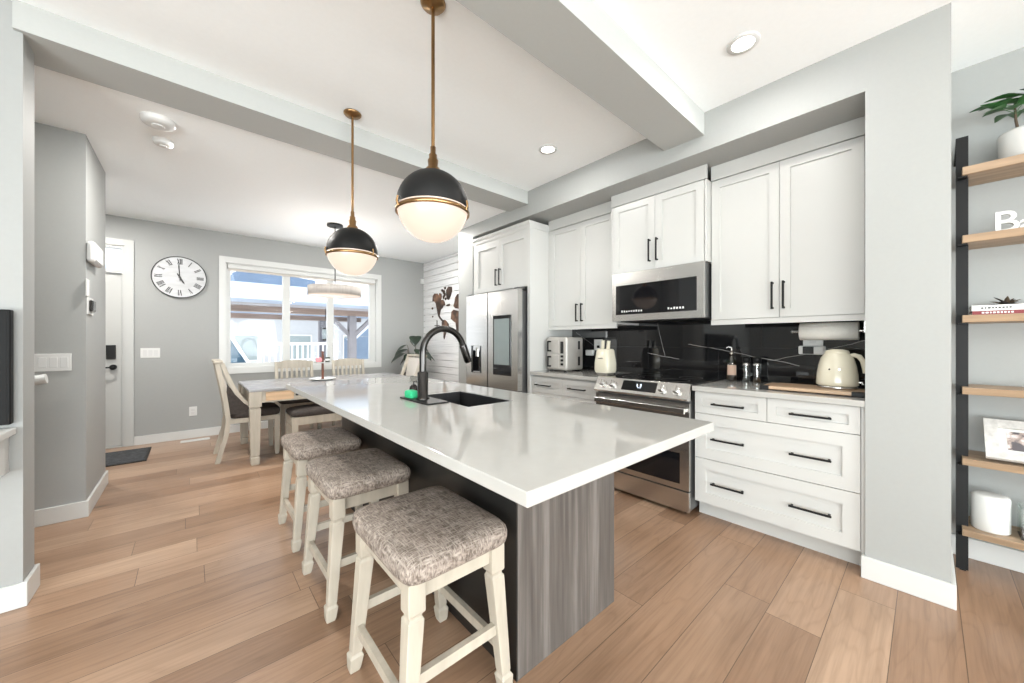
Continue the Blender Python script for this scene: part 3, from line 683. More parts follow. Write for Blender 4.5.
def make_host_chair(label):
    """upholstered chair with sabre legs and sloping arms; faces +x"""
    t = thing('host_chair', label, 'chair', (0, 0, 0), 'host chairs at the table ends')
    hw = .215
    for s_ in (-1, 1):
        y = s_ * hw
        pth = [(-.265, 0), (-.235, .12), (-.195, .27), (-.18, .42), (-.195, .55), (-.215, .70), (-.245, .86), (-.27, 1.0)]
        L = [(x - .020, z) for x, z in pth]; Rr = [(x + .020, z) for x, z in pth]
        MB().prism(L + Rr[::-1], 'y', y - .017, y + .017).build('leg', 'antique', t, .003)
        pth = [(-.23, .985), (-.195, .88), (-.15, .76), (-.10, .66), (-.04, .58), (.0, .545), (.012, .50), (.012, .42)]
        L = [(x - .018, z - .004) for x, z in pth]; Rr = [(x + .018, z + .004) for x, z in pth]
        MB().prism(L + Rr[::-1], 'y', y - .016, y + .016).build('arm', 'antique', t, .003)
        MB().prism([(-.19, .47), (-.20, .60), (-.19, .75), (-.165, .74), (-.115, .64), (-.055, .565), (-.006, .53), (-.006, .47)], 'y', y - .008, y + .008).build('side_panel', 'brownfab', t)
        MB().sections([(.235, y * .93, 0, .017, .017), (.235, y * .93, .06, .021, .021), (.235, y * .93, .40, .024, .024)]).build('leg', 'antique', t, .003)
    MB().box(-.17, .25, -hw - .012, -hw + .012, .375, .42).box(-.17, .25, hw - .012, hw + .012, .375, .42).box(.235, .258, -hw + .012, hw - .012, .375, .42).box(-.19, -.165, -hw + .012, hw - .012, .375, .42).build('seat_frame', 'antique', t)
    MB().pillow(-.165, .275, -hw - .012, hw + .012, .421, .51, 6).build('seat_cushion', 'brownfab', t)
    b = MB()
    pth = [(-.165, .49), (-.175, .6), (-.2, .75), (-.228, .9), (-.243, .97)]
    b.rings([[(x - .018, -hw + .018, z), (x + .012, -hw + .018, z), (x + .020, 0, z), (x + .012, hw - .018, z), (x - .018, hw - .018, z)] for x, z in pth], True, False)
    b.build('back_cushion', 'linen', t)
    MB().box(-.295, -.222, -hw - .03, hw + .03, .985, 1.012).build('top_rail', 'antique', t, .006)
    return t
hc = make_host_chair('upholstered host chair at the table end nearest the front door'); hc.location = (.455, 4.815, 0)
c = copy_tree(hc); c.location = (2.17, 4.84, 0); c.rotation_euler = (0, 0, PI); c['label'] = 'host chair with cream back at the table end by the shiplap wall'

def make_side_chair(label):
    """slat-back chair seen from the front; faces -y"""
    t = thing('side_chair', label, 'chair', (0, 0, 0), 'slat-back chairs on the window side of the table')
    hw = .205
    for s_ in (-1, 1):
        MB().sections([(s_ * hw, .23, 0, .018, .018), (s_ * hw, .19, .22, .018, .02), (s_ * hw, .18, .44, .019, .022), (s_ * hw, .20, .70, .018, .018), (s_ * (hw + .003), .24, .935, .016, .013)]).build('leg', 'antique', t, .003)
        MB().sections([(s_ * hw, -.2, 0, .017, .017), (s_ * hw, -.2, .05, .02, .02), (s_ * hw, -.2, .42, .024, .024)]).build('leg', 'antique', t, .003)
        MB().beam((s_ * hw, -.2, .18), (s_ * hw, .195, .18), .016, .026).build('stretcher', 'antique', t)
    MB().box(-hw, hw, -.212, -.188, .375, .43).box(-hw, hw, .16, .185, .375, .43).box(-hw - .012, -hw + .012, -.18, .165, .375, .43).box(hw - .012, hw + .012, -.18, .165, .375, .43).build('seat_frame', 'antique', t)
    MB().pillow(-.225, .225, -.225, .165, .431, .495, 6).build('seat_cushion', 'brownfab', t)
    n = 12
    top = [(-hw + .01 + k * (2 * hw - .02) / n, .925 + .028 * math.sin(PI * k / n) ** .6) for k in range(n + 1)]
    MB().prism([(-hw + .01, .845), (hw - .01, .845)] + top[::-1], 'y', .222, .242).build('top_rail', 'antique', t, .003)
    MB().box(-hw + .01, hw - .01, .188, .206, .55, .59).build('lower_rail', 'antique', t)
    for k in range(6):
        x = -.145 + k * .058; MB().beam((x, .197, .585), (x, .231, .85), .026, .012, (0, 1, 0)).build('slat', 'antique', t)
    return t
sc_ = make_side_chair('slat-back dining chair left of the tiered tray by the window'); sc_.location = (1.04, 5.40, 0)
c = copy_tree(sc_); c.location = (1.735, 5.40, 0); c['label'] = 'slat-back dining chair right of the tiered tray by the window'
# bench
t = thing('dining_bench', 'antique white dining bench with dark brown cushion on the island side', 'bench', (1.3, 4.42, 0))
bx0, bx1, by0, by1 = .755, 1.86, 4.20, 4.55
for x in (bx0 + .03, bx1 - .03):
    for y in (by0 + .03, by1 - .03): MB().sections([(x, y, 0, .022, .022), (x, y, .05, .027, .027), (x, y, .06, .02, .02), (x, y, .07, .025, .025), (x, y, .36, .029, .029), (x, y, .43, .03, .03)]).build('leg', 'antique', t, .003)
MB().box(bx0 + .06, bx1 - .06, by0 + .005, by0 + .028, .35, .43).box(bx0 + .06, bx1 - .06, by1 - .028, by1 - .005, .35, .43).box(bx0 + .005, bx0 + .028, by0 + .06, by1 - .06, .35, .43).box(bx1 - .028, bx1 - .005, by0 + .06, by1 - .06, .35, .43).build('seat_frame', 'antique', t)
MB().pillow(bx0 - .005, bx1 + .005, by0 - .005, by1 + .005, .431, .51, 9, 72).build('seat_cushion', 'brownfab', t)

# tiered tray and what stands on it
t = thing('tiered_tray', 'two-tier round tray with a wooden stem on the dining table', 'tray', (1.19, 4.82, TZ))
tx, ty = 1.19, 4.82
MB().lathe([(.001, 0), (.10, 0), (.145, .018), (.148, .024), (.143, .024), (.1, .008), (.001, .008)], (tx, ty, TZ), 36).build('lower_plate', 'porcelain', t)
MB().lathe([(.018, .008), (.012, .05), (.015, .1), (.012, .22), (.016, .26), (.012, .32), (.016, .345), (.001, .35)], (tx, ty, TZ), 16).build('stem', 'stemwood', t)
MB().lathe([(.014, 0), (.07, 0), (.095, .012), (.096, .016), (.07, .006), (.014, .006)], (tx, ty, TZ + .205), 30).build('upper_plate', 'porcelain', t)
tag(MB().lathe([(.001, 0), (.026, .004), (.036, .03), (.028, .06), (.001, .068)], (tx - .047, ty - .02, TZ + .2115), 16).build('ornament', 'pink'), 'pink ornament on the upper tier of the tray', 'ornament')
t = thing('mug', 'dark green mug on the upper tier of the tray', 'mug', (tx + .05, ty - .02, TZ + .2135))
MB().lathe([(.001, 0), (.026, 0), (.028, .06), (.025, .06), (.023, .006), (.001, .006)], (tx + .05, ty - .02, TZ + .2135), 18).build('cup', 'darkleaf', t)
MB().lathe([(.0285, .02), (.0287, .045)], (tx + .05, ty - .02, TZ + .2135), 18, cap=False).build('band', 'porcelain', t)

# leaf helper
def leaf(m, base, tip, width, droop=.02, curl=.25, n=7):
    base = Vector(base); tip = Vector(tip); d = tip - base; L = d.length
    side = d.cross(Vector((0, 0, 1)))
    side = side.normalized() if side.length > 1e-4 else Vector((1, 0, 0))
    up = side.cross(d.normalized())
    rows = []
    for k in range(n + 1):
        s_ = k / n; wd = width * .5 * (math.sin(PI * min(1, .06 + s_ * .94) ** .75)) + .0006
        c0 = base + d * s_ - Vector((0, 0, 1)) * droop * s_ * s_
        rows.append([c0 - side * wd + up * wd * curl, c0, c0 + side * wd + up * wd * curl])
    top = []
    vs = [p for r in rows for p in r]; fs = []
    for k in range(n):
        for j in range(2): a = k * 3 + j; fs.append((a, a + 1, a + 4, a + 3))
    off = Vector((0, 0, -.0012)); nv = len(vs)
    vs2 = vs + [p + off for p in vs]; fs2 = fs + [tuple(i_ + nv for i_ in reversed(f_)) for f_ in fs]
    m.add(vs2, fs2, True)
# floor plant behind the far host chair
t = thing('potted_plant', 'dark leafy floor plant in the corner behind the far host chair', 'plant', (2.86, 5.72, 0))
px, py = 2.86, 5.72
MB().lathe([(.12, 0), (.13, .01), (.155, .3), (.158, .32), (.145, .32), (.14, .28), (.001, .28)], (px, py, 0)).build('pot', 'porcelain', t)
MB().lathe([(.001, .285), (.139, .285)], (px, py, 0), 24, cap=False).build('soil', 'soil', t)
for (tx_, ty_, tz_, wd, dr) in ((-.40, -.10, 1.05, .17, .05), (-.24, .06, .93, .19, .08), (-.10, -.16, 1.27, .20, .10), (.16, -.12, 1.10, .17, .06), (.22, -.2, .98, .16, .07), (-.30, -.25, .98, .17, .07), (.02, .1, 1.22, .17, .06), (-.14, -.3, .88, .15, .08), (-.42, -.02, .98, .20, .08), (-.33, .04, 1.12, .18, .09), (-.05, -.3, 1.05, .2, .1), (.1, -.3, 1.0, .18, .08)):
    b = Vector((px, py, .285)); md = Vector((px + tx_ * .45, py + ty_ * .45, tz_ + .02)); tp_ = Vector((px + tx_ * 1.08, py + ty_ * 1.08, tz_ - .05))
    MB().tube([b, b.lerp(md, .5) + Vector((0, 0, .08)), md], [.008, .006, .004], 7).build('stem', 'stem', t)
    m = MB(); leaf(m, md, tp_, wd, dr, .2); m.build('leaf', 'darkleaf', t)

# ------------------------------------------------------------------ far wall and left wall fittings
t = thing('wall_clock', 'round white wall clock with roman numerals on the grey wall', 'clock', (-.108, FY - .0, 1.985))
cx, cz, cr = -.108, 1.985, .252
def disc(m, r0, r1, ya_, yb_, n=48):
    ring = lambda r, y: [(cx + r * math.cos(2 * PI * k / n), y, cz + r * math.sin(2 * PI * k / n)) for k in range(n)]
    return m.rings([ring(r0, ya_), ring(r1, yb_)])
M['clockface'] = pm('worn white boards', (.55, .56, .57), .6, var=.10, scale=(6, 6, 24))
disc(MB(), .245, .245, FY - .02, FY - .001).build('face', 'clockface', t)
rg = MB(); n = 56; rs = []
for k in range(n):
    a = 2 * PI * k / n; rs.append([(cx + (cr + dx) * math.cos(a), FY - .018 + dy, cz + (cr + dx) * math.sin(a)) for dx, dy in ((-.007, -.010), (.000, -.010), (.002, 0), (.001, .017), (-.007, .017))])
rg.rings(rs, False, True, True).build('rim', 'ink', t)
nm = MB(); yn = FY - .0215
def stroke(ctr, rot, x0, z0, x1, z1, w):
    """thin bar in the numeral's own frame, turned to stand on the dial"""
    d_ = Vector((x1 - x0, z1 - z0)); L_ = d_.length; nrm = Vector((-d_.y, d_.x)) / L_ * w / 2
    q = []
    for p_ in ((x0, z0), (x1, z1)):
        for s_ in (-1, 1): q.append((p_[0] + s_ * nrm.x, p_[1] + s_ * nrm.y))
    q = [q[0], q[1], q[3], q[2]]
    P_ = [(ctr[0] + x * math.cos(rot) - z * math.sin(rot), ctr[1] + x * math.sin(rot) + z * math.cos(rot)) for x, z in q]
    nm.prism(P_, 'y', yn, yn + .0018)
ROM = ['XII', 'I', 'II', 'III', 'IIII', 'V', 'VI', 'VII', 'VIII', 'IX', 'X', 'XI']
for k, s_ in enumerate(ROM):
    a = PI / 2 - k * PI / 6; ctr = (cx + .19 * math.cos(a), cz + .19 * math.sin(a)); rot = a - PI / 2
    wd = {'I': .013, 'V': .026, 'X': .026}; tot = sum(wd[c_] for c_ in s_); x = -tot / 2; h = .034
    for c_ in s_:
        xm = x + wd[c_] / 2
        if c_ == 'I': stroke(ctr, rot, xm, -h, xm, h, .0085)
        if c_ == 'V': stroke(ctr, rot, xm - .009, h, xm, -h, .0085); stroke(ctr, rot, xm + .009, h, xm, -h, .004)
        if c_ == 'X': stroke(ctr, rot, xm - .009, h, xm + .009, -h, .0085); stroke(ctr, rot, xm + .009, h, xm - .009, -h, .004)
        x += wd[c_]
nm.build('numerals', 'ink', t)
def hand(name, ang, L_, w_, y):
    m = MB(); ca, sa = math.cos(ang), math.sin(ang)
    q = [(-.05, -w_ / 2), (L_ * .75, -w_ * .7), (L_, 0), (L_ * .75, w_ * .7), (-.05, w_ / 2)]
    m.prism([(cx + u * ca - v_ * sa, cz + u * sa + v_ * ca) for u, v_ in q], 'y', y, y + .002); m.build(name, 'ink', t)
hand('minute_hand', PI / 2 + .06, .175, .008, FY - .026); hand('hour_hand', PI / 2 - R(152), .095, .012, FY - .0235)
disc(MB(), .012, .010, FY - .024, FY - .030, 16).build('hub', 'ink', t)

def plate(name, label, cat, axis, pos, w_, h_, parts, group=None, th=.006):
    """wall plate with rockers or sockets; axis = wall it hangs on ('y': faces -y, 'x+': faces +x, 'x-': faces -x)"""
    t = thing(name, label, cat, pos, group); x, y, z = pos
    def B(u0, u1, d0, d1, v0, v1):
        if axis == 'y': return box(x + u0, x + u1, y - d1, y - d0, z + v0, z + v1)
        if axis == 'x-': return box(x - d1, x - d0, y + u0, y + u1, z + v0, z + v1)
        return box(x + d0, x + d1, y + u0, y + u1, z + v0, z + v1)
    B(-w_ / 2, w_ / 2, .0003, th, -h_ / 2, h_ / 2).build('plate', 'plastic', t, .002)
    for nm_, u, v_, a, b, mt in parts: B(u - a / 2, u + a / 2, th, th + .003, v_ - b / 2, v_ + b / 2).build(nm_, mt, t, .001)
    return t
M['socket'] = pm('greyer white plastic', (.60, .60, .59), .4, var=.02)  # a little darker than the plate plastic
plate('light_switch', 'four-gang white switch plate on the wall by the stairs', 'switch', 'y', (-.708, 3.81, 1.062), .20, .115, [('rocker', u, 0, .034, .068, 'socket') for u in (-.069, -.023, .023, .069)])
plate('light_switch', 'white switch plate on the grey wall below the clock', 'switch', 'y', (-.365, FY, 1.065), .165, .115, [('rocker', u, 0, .034, .068, 'socket') for u in (-.046, 0, .046)])
plate('wall_outlet', 'white wall outlet low on the grey wall near the host chair', 'outlet', 'y', (.014, FY, .33), .075, .115, [('socket', 0, .02, .034, .028, 'socket'), ('socket', 0, -.02, .034, .028, 'socket')])
plate('wall_outlet', 'white outlet on the black backsplash left of the knife block', 'outlet', 'x-', (WX - .01, 2.30, 1.165), .11, .115, [('socket', 0, .02, .034, .028, 'socket'), ('socket', 0, -.02, .034, .028, 'blackplastic')])
plate('wall_outlet', 'white outlet on the black backsplash under the paper towels', 'outlet', 'x-', (WX - .01, .525, 1.185), .11, .115, [('socket', .0, .02, .034, .03, 'socket')])
t = thing('power_adapter', 'small white plug hanging below the outlet by the countertop oven', 'plug', (WX - .04, 2.36, 1.11))
box(WX - .055, WX - .0165, 2.35, 2.44, 1.05, 1.11).build('plug_body', 'plastic', t, .006)
box(WX - .025, WX - .0165, 2.34, 2.36, 1.085, 1.115).build('prongs', 'steel', t)
t = thing('power_adapter', 'white plug with a black face under the paper towels', 'plug', (WX - .04, .58, 1.11))
box(WX - .05, WX - .0165, .455, .60, 1.11, 1.17).build('plug_body', 'plastic', t, .008)
box(WX - .0535, WX - .05, .515, .575, 1.115, 1.165).build('face', 'blackplastic', t, .002)
# things on the side of the wall block by the door (x = -.545, faces +x)
t = thing('door_chime', 'white door chime box high on the wall end by the front door', 'chime', (-.545, 4.0, 1.83))
box(-.5447, -.50, 3.80, 4.12, 1.75, 1.895).build('cover', 'plastic', t, .02)
box(-.501, -.498, 3.83, 4.09, 1.765, 1.772).build('speaker_slot', 'socket', t)
t = thing('motion_sensor', 'slim white sensor below the door chime', 'sensor', (-.545, 3.83, 1.56))
box(-.5447, -.535, 3.79, 3.86, 1.51, 1.63).build('housing', 'plastic', t, .004); box(-.536, -.5335, 3.81, 3.84, 1.53, 1.56).build('lens', 'socket', t)
t = thing('thermostat', 'small black and steel thermostat on the wall end by the front door', 'thermostat', (-.545, 3.93, 1.45))
box(-.5447, -.538, 3.82, 4.02, 1.39, 1.51).build('back_plate', 'plastic', t, .003)
box(-.538, -.52, 3.86, 3.98, 1.41, 1.49).build('dial', 'gunmetal', t, .008); box(-.5205, -.519, 3.88, 3.96, 1.42, 1.48).build('display', 'blackgloss', t)
t = thing('corner_sensor', 'tiny white sensor in the corner of the grey and shiplap walls', 'sensor', (3.14, FY, 2.29))
box(3.10, 3.165, FY - .04, FY - .0005, 2.24, 2.33).build('housing', 'plastic', t, .008); box(3.115, 3.15, FY - .042, FY - .039, 2.25, 2.28).build('lens', 'socket', t)
t = thing('handrail', 'white stair handrail end below the four-gang switch', 'handrail', (-.8, 3.72, .96))
MB().tube([(-1.9, 3.735, .60), (-.95, 3.735, .90), (-.74, 3.735, .956), (-.70, 3.735, .962)], .031, 14).build('rail', 'trim', t)
for x, z in ((-1.0, .875), (-1.7, .655)): MB().tube([(x, 3.735, z - .02), (x, 3.76, z - .05), (x, 3.809, z - .05)], .008, 8).build('bracket', 'steel', t)
t = thing('door_mat', 'charcoal mat on the floor at the front door', 'mat', (-.75, 5.5, 0))
box(-1.25, -.36, 5.2, 5.79, .0005, .011).build('pile', 'mat', t, .003)
box(-1.27, -.34, 5.18, 5.81, .0005, .007).build('rubber_edge', 'blackplastic', t)
t = thing('floor_register', 'white slotted floor vent at the far baseboard', 'floor vent', (.035, 5.87, 0))
box(-.10, .17, 5.82, 5.93, .0005, .004).build('frame', 'trim', t); 
for k in range(6): box(-.085 + k * .04, -.055 + k * .04, 5.84, 5.91, .004, .0052).build('slot', 'socket', t)
# TV and console
t = thing('television', 'black flat television at the left edge of the picture', 'television', (-1.2, 2.69, .82))
box(-1.80, -.597, 2.655, 2.695, .835, 1.34).build('housing', 'tvscreen', t, .004); box(-1.79, -.607, 2.6535, 2.656, .845, 1.33).build('screen', 'tvscreen', t)
box(-1.4, -1.0, 2.695, 2.709, 1.0, 1.2).build('wall_bracket', 'black', t)
t = thing('media_shelf', 'white floating console shelf under the television', 'shelf', (-1.2, 2.6, .63))
box(-1.85, -.592, 2.50, 2.708, .785, .815).build('top', 'trim', t, .004)
box(-1.83, -.613, 2.53, 2.708, .62, .785).build('body', 'trim', t)
dm = box(-1.22, -.62, 2.515, 2.53, .63, .775).build('drawer', 'trim', t, .002); box(-1.0, -.9, 2.497, 2.507, .70, .71).build('handle', 'black', dm)
for x in (-.995, -.905): box(x - .004, x + .004, 2.507, 2.515, .701, .709).build('handle_post', 'black', dm)

# world map on the shiplap: thick wooden pieces
t = thing('world_map', 'dark stained wooden world map pieces on the shiplap wall', 'wall art', (3.17, 5.2, 1.75))
def piece(name, pts):
    MB().prism(pts, 'x', 3.155, 3.1695).build(name, 'map', t)
piece('north_america', [(5.70, 1.90), (5.69, 1.99), (5.63, 2.03), (5.54, 2.02), (5.50, 1.97), (5.46, 2.02), (5.41, 2.0), (5.40, 1.95), (5.43, 1.90), (5.36, 1.90), (5.31, 1.86), (5.29, 1.80), (5.34, 1.80), (5.38, 1.76), (5.43, 1.74), (5.45, 1.69), (5.47, 1.64), (5.43, 1.60), (5.38, 1.57), (5.36, 1.55), (5.39, 1.545), (5.46, 1.59), (5.51, 1.64), (5.53, 1.70), (5.56, 1.78), (5.59, 1.86), (5.63, 1.89)])
piece('greenland', [(5.22, 1.90), (5.245, 1.97), (5.24, 2.05), (5.17, 2.10), (5.08, 2.085), (5.075, 2.02), (5.11, 1.95), (5.17, 1.88)])
for y, z, w_, h_ in ((5.38, 2.06, .03, .02), (5.33, 2.03, .03, .03), (5.30, 1.98, .025, .03), (5.335, 1.945, .02, .03), (5.29, 2.09, .025, .02), (5.27, 1.91, .02, .02), (5.17, 1.80, .035, .018), (5.22, 1.795, .02, .012), (5.71, 1.78, .022, .018), (5.70, 1.635, .012, .012)):
    piece('island', [(y + w_ * math.cos(a), z + h_ * math.sin(a) * (1 + .3 * math.sin(3 * a))) for a in [2 * PI * k / 9 for k in range(9)]])
piece('south_america', [(5.37, 1.555), (5.30, 1.56), (5.24, 1.53), (5.18, 1.48), (5.19, 1.43), (5.23, 1.39), (5.26, 1.34), (5.29, 1.29), (5.31, 1.24), (5.33, 1.27), (5.325, 1.34), (5.34, 1.41), (5.385, 1.47), (5.385, 1.51)])
piece('europe', [(5.02, 1.77), (4.99, 1.83), (4.97, 1.90), (4.91, 1.95), (4.85, 1.95), (4.60, 1.97), (4.45, 1.9), (4.45, 1.75), (4.6, 1.70), (4.80, 1.70), (4.90, 1.72), (4.97, 1.73)])
piece('africa', [(5.08, 1.68), (5.02, 1.71), (4.92, 1.69), (4.80, 1.67), (4.72, 1.56), (4.76, 1.49), (4.82, 1.42), (4.87, 1.34), (4.94, 1.33), (4.94, 1.42), (4.96, 1.50), (5.03, 1.53), (5.10, 1.57)])
cp = MB()
for a, b in (((5.553, 1.39), (5.553, 1.56)), ((5.63, 1.475), (5.475, 1.475))): cp.prism([(a[0] - .006, a[1] - .006), (a[0] + .006, a[1] + .006), (b[0] + .006, b[1] + .006), (b[0] - .006, b[1] - .006)], 'x', 3.158, 3.1695)
cp.build('compass', 'map', t)

# ------------------------------------------------------------------ on the worktops
Z = CT
t = thing('countertop_oven', 'greige two-door countertop oven against the fridge panel', 'oven', (2.92, 2.49, Z))
M['greige'] = pm('greige enamel', (.42, .40, .37), .35, .1, var=.04)
box(2.79, 3.06, 2.36, 2.625, Z + .012, 1.245).build('body', 'greige', t, .022, 4)
for z0, z1 in ((Z + .03, 1.065), (1.08, 1.225)):
    dm = box(2.779, 2.792, 2.455, 2.617, z0, z1).build('door', 'greige', t, .008)
    zc_ = (z0 + z1) / 2
    MB().box(2.748, 2.758, 2.57, 2.585, zc_ - .055, zc_ + .055).box(2.758, 2.780, 2.555, 2.585, zc_ + .04, zc_ + .055).box(2.758, 2.780, 2.555, 2.585, zc_ - .055, zc_ - .04).build('handle', 'black', dm, .002)
cpn = box(2.782, 2.792, 2.40, 2.435, 1.08, 1.20).build('control_panel', 'blackplastic', t, .003)
for z in (.96, 1.0, 1.04): box(2.780, 2.792, 2.402, 2.432, z, z + .022).build('button', 'black', t, .003)
for z0, z1 in ((.955, 1.045), (1.12, 1.205)): box(2.97, 3.0, 2.357, 2.362, z0, z1).build('vent_slot', 'blackplastic', t, .001)
for x in (2.82, 3.03):
    for y in (2.4, 2.59): MB().lathe([(.014, 0), (.014, .014)], (x, y, Z + .0003), 12).build('foot', 'blackplastic', t)

t = thing('knife_block', 'cream knife block with two cream handled knives left of the cooktop', 'knife block', (2.78, 1.89, Z))
kx, ky = 2.83, 1.935
n = 30
def sup(cx_, cy_, hx, hy, z, e=4.):
    r_ = []
    for j in range(n):
        a = 2 * PI * j / n; c_, s_ = math.cos(a), math.sin(a)
        r_.append((cx_ + hx * math.copysign(abs(c_) ** (2 / e), c_), cy_ + hy * math.copysign(abs(s_) ** (2 / e), s_), z))
    return r_
MB().rings([sup(kx, ky, .076, .074, Z + .022), sup(kx, ky, .084, .082, Z + .05), sup(kx, ky, .083, .081, Z + .11), sup(kx, ky, .068, .066, Z + .222), sup(kx, ky, .060, .058, Z + .235), sup(kx, ky, .03, .03, Z + .236)]).build('body', 'cream', t)
MB().rings([sup(kx, ky, .062, .06, Z + .0005), sup(kx, ky, .070, .068, Z + .022)]).build('base', 'steel', t)
MB().box(kx - .080, kx - .074, ky - .025, ky + .025, Z + .150, Z + .156).build('badge', 'steel', t)
for dy, dz in ((.022, .085), (-.020, .08)):
    MB().beam((kx, ky + dy * 1.4, Z + .23), (kx - .004, ky + dy * 1.4 - .01, Z + .23 + dz), .02, .03, (0, 1, 0)).build('knife_handle', 'cream', t, .005)

t = thing('oil_bottle', 'amber-labelled glass bottle with a pour spout on the right worktop', 'bottle', (3.14, 1.005, Z))
px, py = 3.15, 1.005
MB().lathe([(.001, 0), (.034, 0), (.036, .006), (.036, .12), (.030, .145), (.014, .175), (.012, .20), (.0145, .2), (.0145, .21), (.012, .212)], (px, py, Z + .0003), 24).build('bottle_glass', 'smoke', t)
MB().lathe([(.031, .004), (.033, .006), (.033, .075), (.001, .076)], (px, py, Z + .0003), 20).build('contents', 'ink', t)
lb = []
for z in (.045, .122): lb.append([(px + .0368 * math.cos(a), py + .0368 * math.sin(a), Z + z) for a in [R(150 + 8 * k) for k in range(14)]])
vs = lb[0] + lb[1]; m = MB(); m.add(vs, [(k, k + 1, 15 + k, 14 + k) for k in range(13)], True)
M['label'] = pm('peach label', (.55, .38, .29), .6, var=.08)
m.build('paper_label', 'label', t)
MB().lathe([(.0135, .205), (.0135, .222), (.009, .226), (.007, .235)], (px, py, Z), 14).build('collar', 'steel', t)
MB().tube([(px, py, Z + .23), (px, py, Z + .255), (px - .014, py + .02, Z + .262), (px - .02, py + .03, Z + .252)], [.007, .008, .006, .004], 10).build('pour_spout', 'steel', t)
for k, (y, lb_) in enumerate(((.905, 'glass spice grinder with dark lid beside the oil bottle'), (.835, 'glass spice grinder with dark lid nearer the cutting board'))):
    t = thing('spice_grinder', lb_, 'grinder', (3.15, y, Z), 'glass grinders on the right worktop')
    MB().lathe([(.001, 0), (.027, 0), (.028, .005), (.024, .055), (.022, .10), (.025, .123), (.025, .125)], (3.15, y, Z + .0003), 22).build('glass_body', 'clear', t)
    MB().lathe([(.001, .003), (.0245, .004), (.021, .03), (.001, .033)], (3.15, y, Z + .0003), 18).build('spice', ('ink', 'stem')[k], t)
    MB().lathe([(.0255, .125), (.0255, .143), (.020, .146), (.001, .146)], (3.15, y, Z + .0003), 22).build('collar', 'steel', t)
    MB().lathe([(.021, .146), (.027, .150), (.028, .178), (.02, .186), (.001, .187)], (3.15, y, Z + .0003), 22).build('lid', 'black', t)

t = thing('cutting_board', 'pale wood cutting board with black corner feet on the right worktop', 'cutting board', (2.83, .46, Z))
box(2.705, 2.985, .228, .70, Z + .006, Z + .026).build('board', 'board', t, .004)
for x0, x1 in ((2.702, 2.745), (2.945, 2.988)):
    for y0, y1 in ((.225, .275), (.655, .703)): box(x0, x1, y0, y1, Z + .0004, Z + .0275).build('corner_foot', 'blackplastic', t, .003)
BZ = Z + .0265
t = thing('kettle', 'cream retro electric kettle on the cutting board', 'kettle', (2.876, .355, BZ))
kx, ky = 2.876, .355
MB().lathe([(.088, 0), (.092, .004), (.092, .014), (.086, .018)], (kx, ky, BZ), 36).build('power_base', 'steel', t)
MB().lathe([(.088, .018), (.096, .022), (.096, .04), (.093, .085), (.086, .135), (.075, .177), (.062, .201), (.055, .208)], (kx, ky, BZ), 44).build('body', 'cream', t)
MB().lathe([(.056, .207), (.057, .213), (.050, .224), (.025, .231), (.001, .232)], (kx, ky, BZ), 36).build('lid', 'cream', t)
hp = [(kx, ky - .055, BZ + .192), (kx, ky - .075, BZ + .197), (kx, ky - .096, BZ + .190), (kx, ky - .111, BZ + .165), (kx, ky - .118, BZ + .125), (kx, ky - .119, BZ + .095)]
MB().tube(hp, [.012, .013, .0135, .0135, .012, .009], 12).build('handle', 'cream', t)
MB().tube([(kx, ky - .090, BZ + .04), (kx, ky - .108, BZ + .042), (kx, ky - .112, BZ + .028)], .007, 8).build('lever', 'steel', t)
MB().tube([(kx + .062, ky + .02, BZ + .17), (kx + .088, ky + .03, BZ + .198)], [.018, .008], 10).build('spout', 'cream', t)
bd = MB()
for dy in (.022, -.020):
    a = math.atan2(dy, -.085); bd.tube([(kx + .08 * math.cos(a), ky + .08 * math.sin(a), BZ + .115), (kx + .092 * math.cos(a), ky + .092 * math.sin(a), BZ + .115)], .0045, 10)
bd.build('badge', 'steel', t)

t = thing('paper_towel_holder', 'paper towel roll mounted under the right wall cabinet', 'paper towel', (3.05, .42, 1.22))
rx, rz = 3.05, 1.265
MB().tube([(rx, .275, rz), (rx, .276, rz), (rx, .560, rz), (rx, .561, rz)], [.02, .056, .056, .02], 30).build('roll', 'paper', t)
MB().tube([(rx, .245, rz), (rx, .60, rz)], .008, 10).build('rod', 'steel', t)
MB().tube([(rx, .598, rz), (rx, .605, rz), (rx, .612, rz)], [.01, .012, .006], 12).build('end_knob', 'steel', t)
MB().box(rx - .01, rx + .01, .247, .253, rz - .01, 1.354).box(rx - .02, rx + .02, .24, .34, 1.348, 1.354).build('bracket', 'steel', t)

# ------------------------------------------------------------------ wall shelf on the right
t = thing('wall_bookcase', 'open bookcase of oak shelves on flat black metal posts', 'bookcase', (3.1, -.6, 0))
for y0 in (-.14, -1.26):
    MB().box(3.046, 3.056, y0, y0 + .042, .004, 2.275).box(3.04, 3.06, y0 + .008, y0 + .03, 0, .006).build('post', 'black', t)
    MB().prism([(3.056, 2.275), (3.056, 2.245), (WX - .001, 2.19), (WX - .001, 2.22)], 'y', y0, y0 + .042).build('brace', 'black', t)
SH = [2.095, 1.745, 1.335, .965, .60, .235]
for z in SH:
    MB().prism([(2.975, z), (3.235, z), (3.235, z - .038), (3.005, z - .038), (2.99, z - .036)], 'y', -1.25, -.118).build('shelf', 'oakshelf', t, .002)
    for y0 in (-.14, -1.26): MB().box(3.0, 3.046, y0 + .005, y0 + .035, z - .046, z - .0385).build('shelf_bracket', 'black', t)
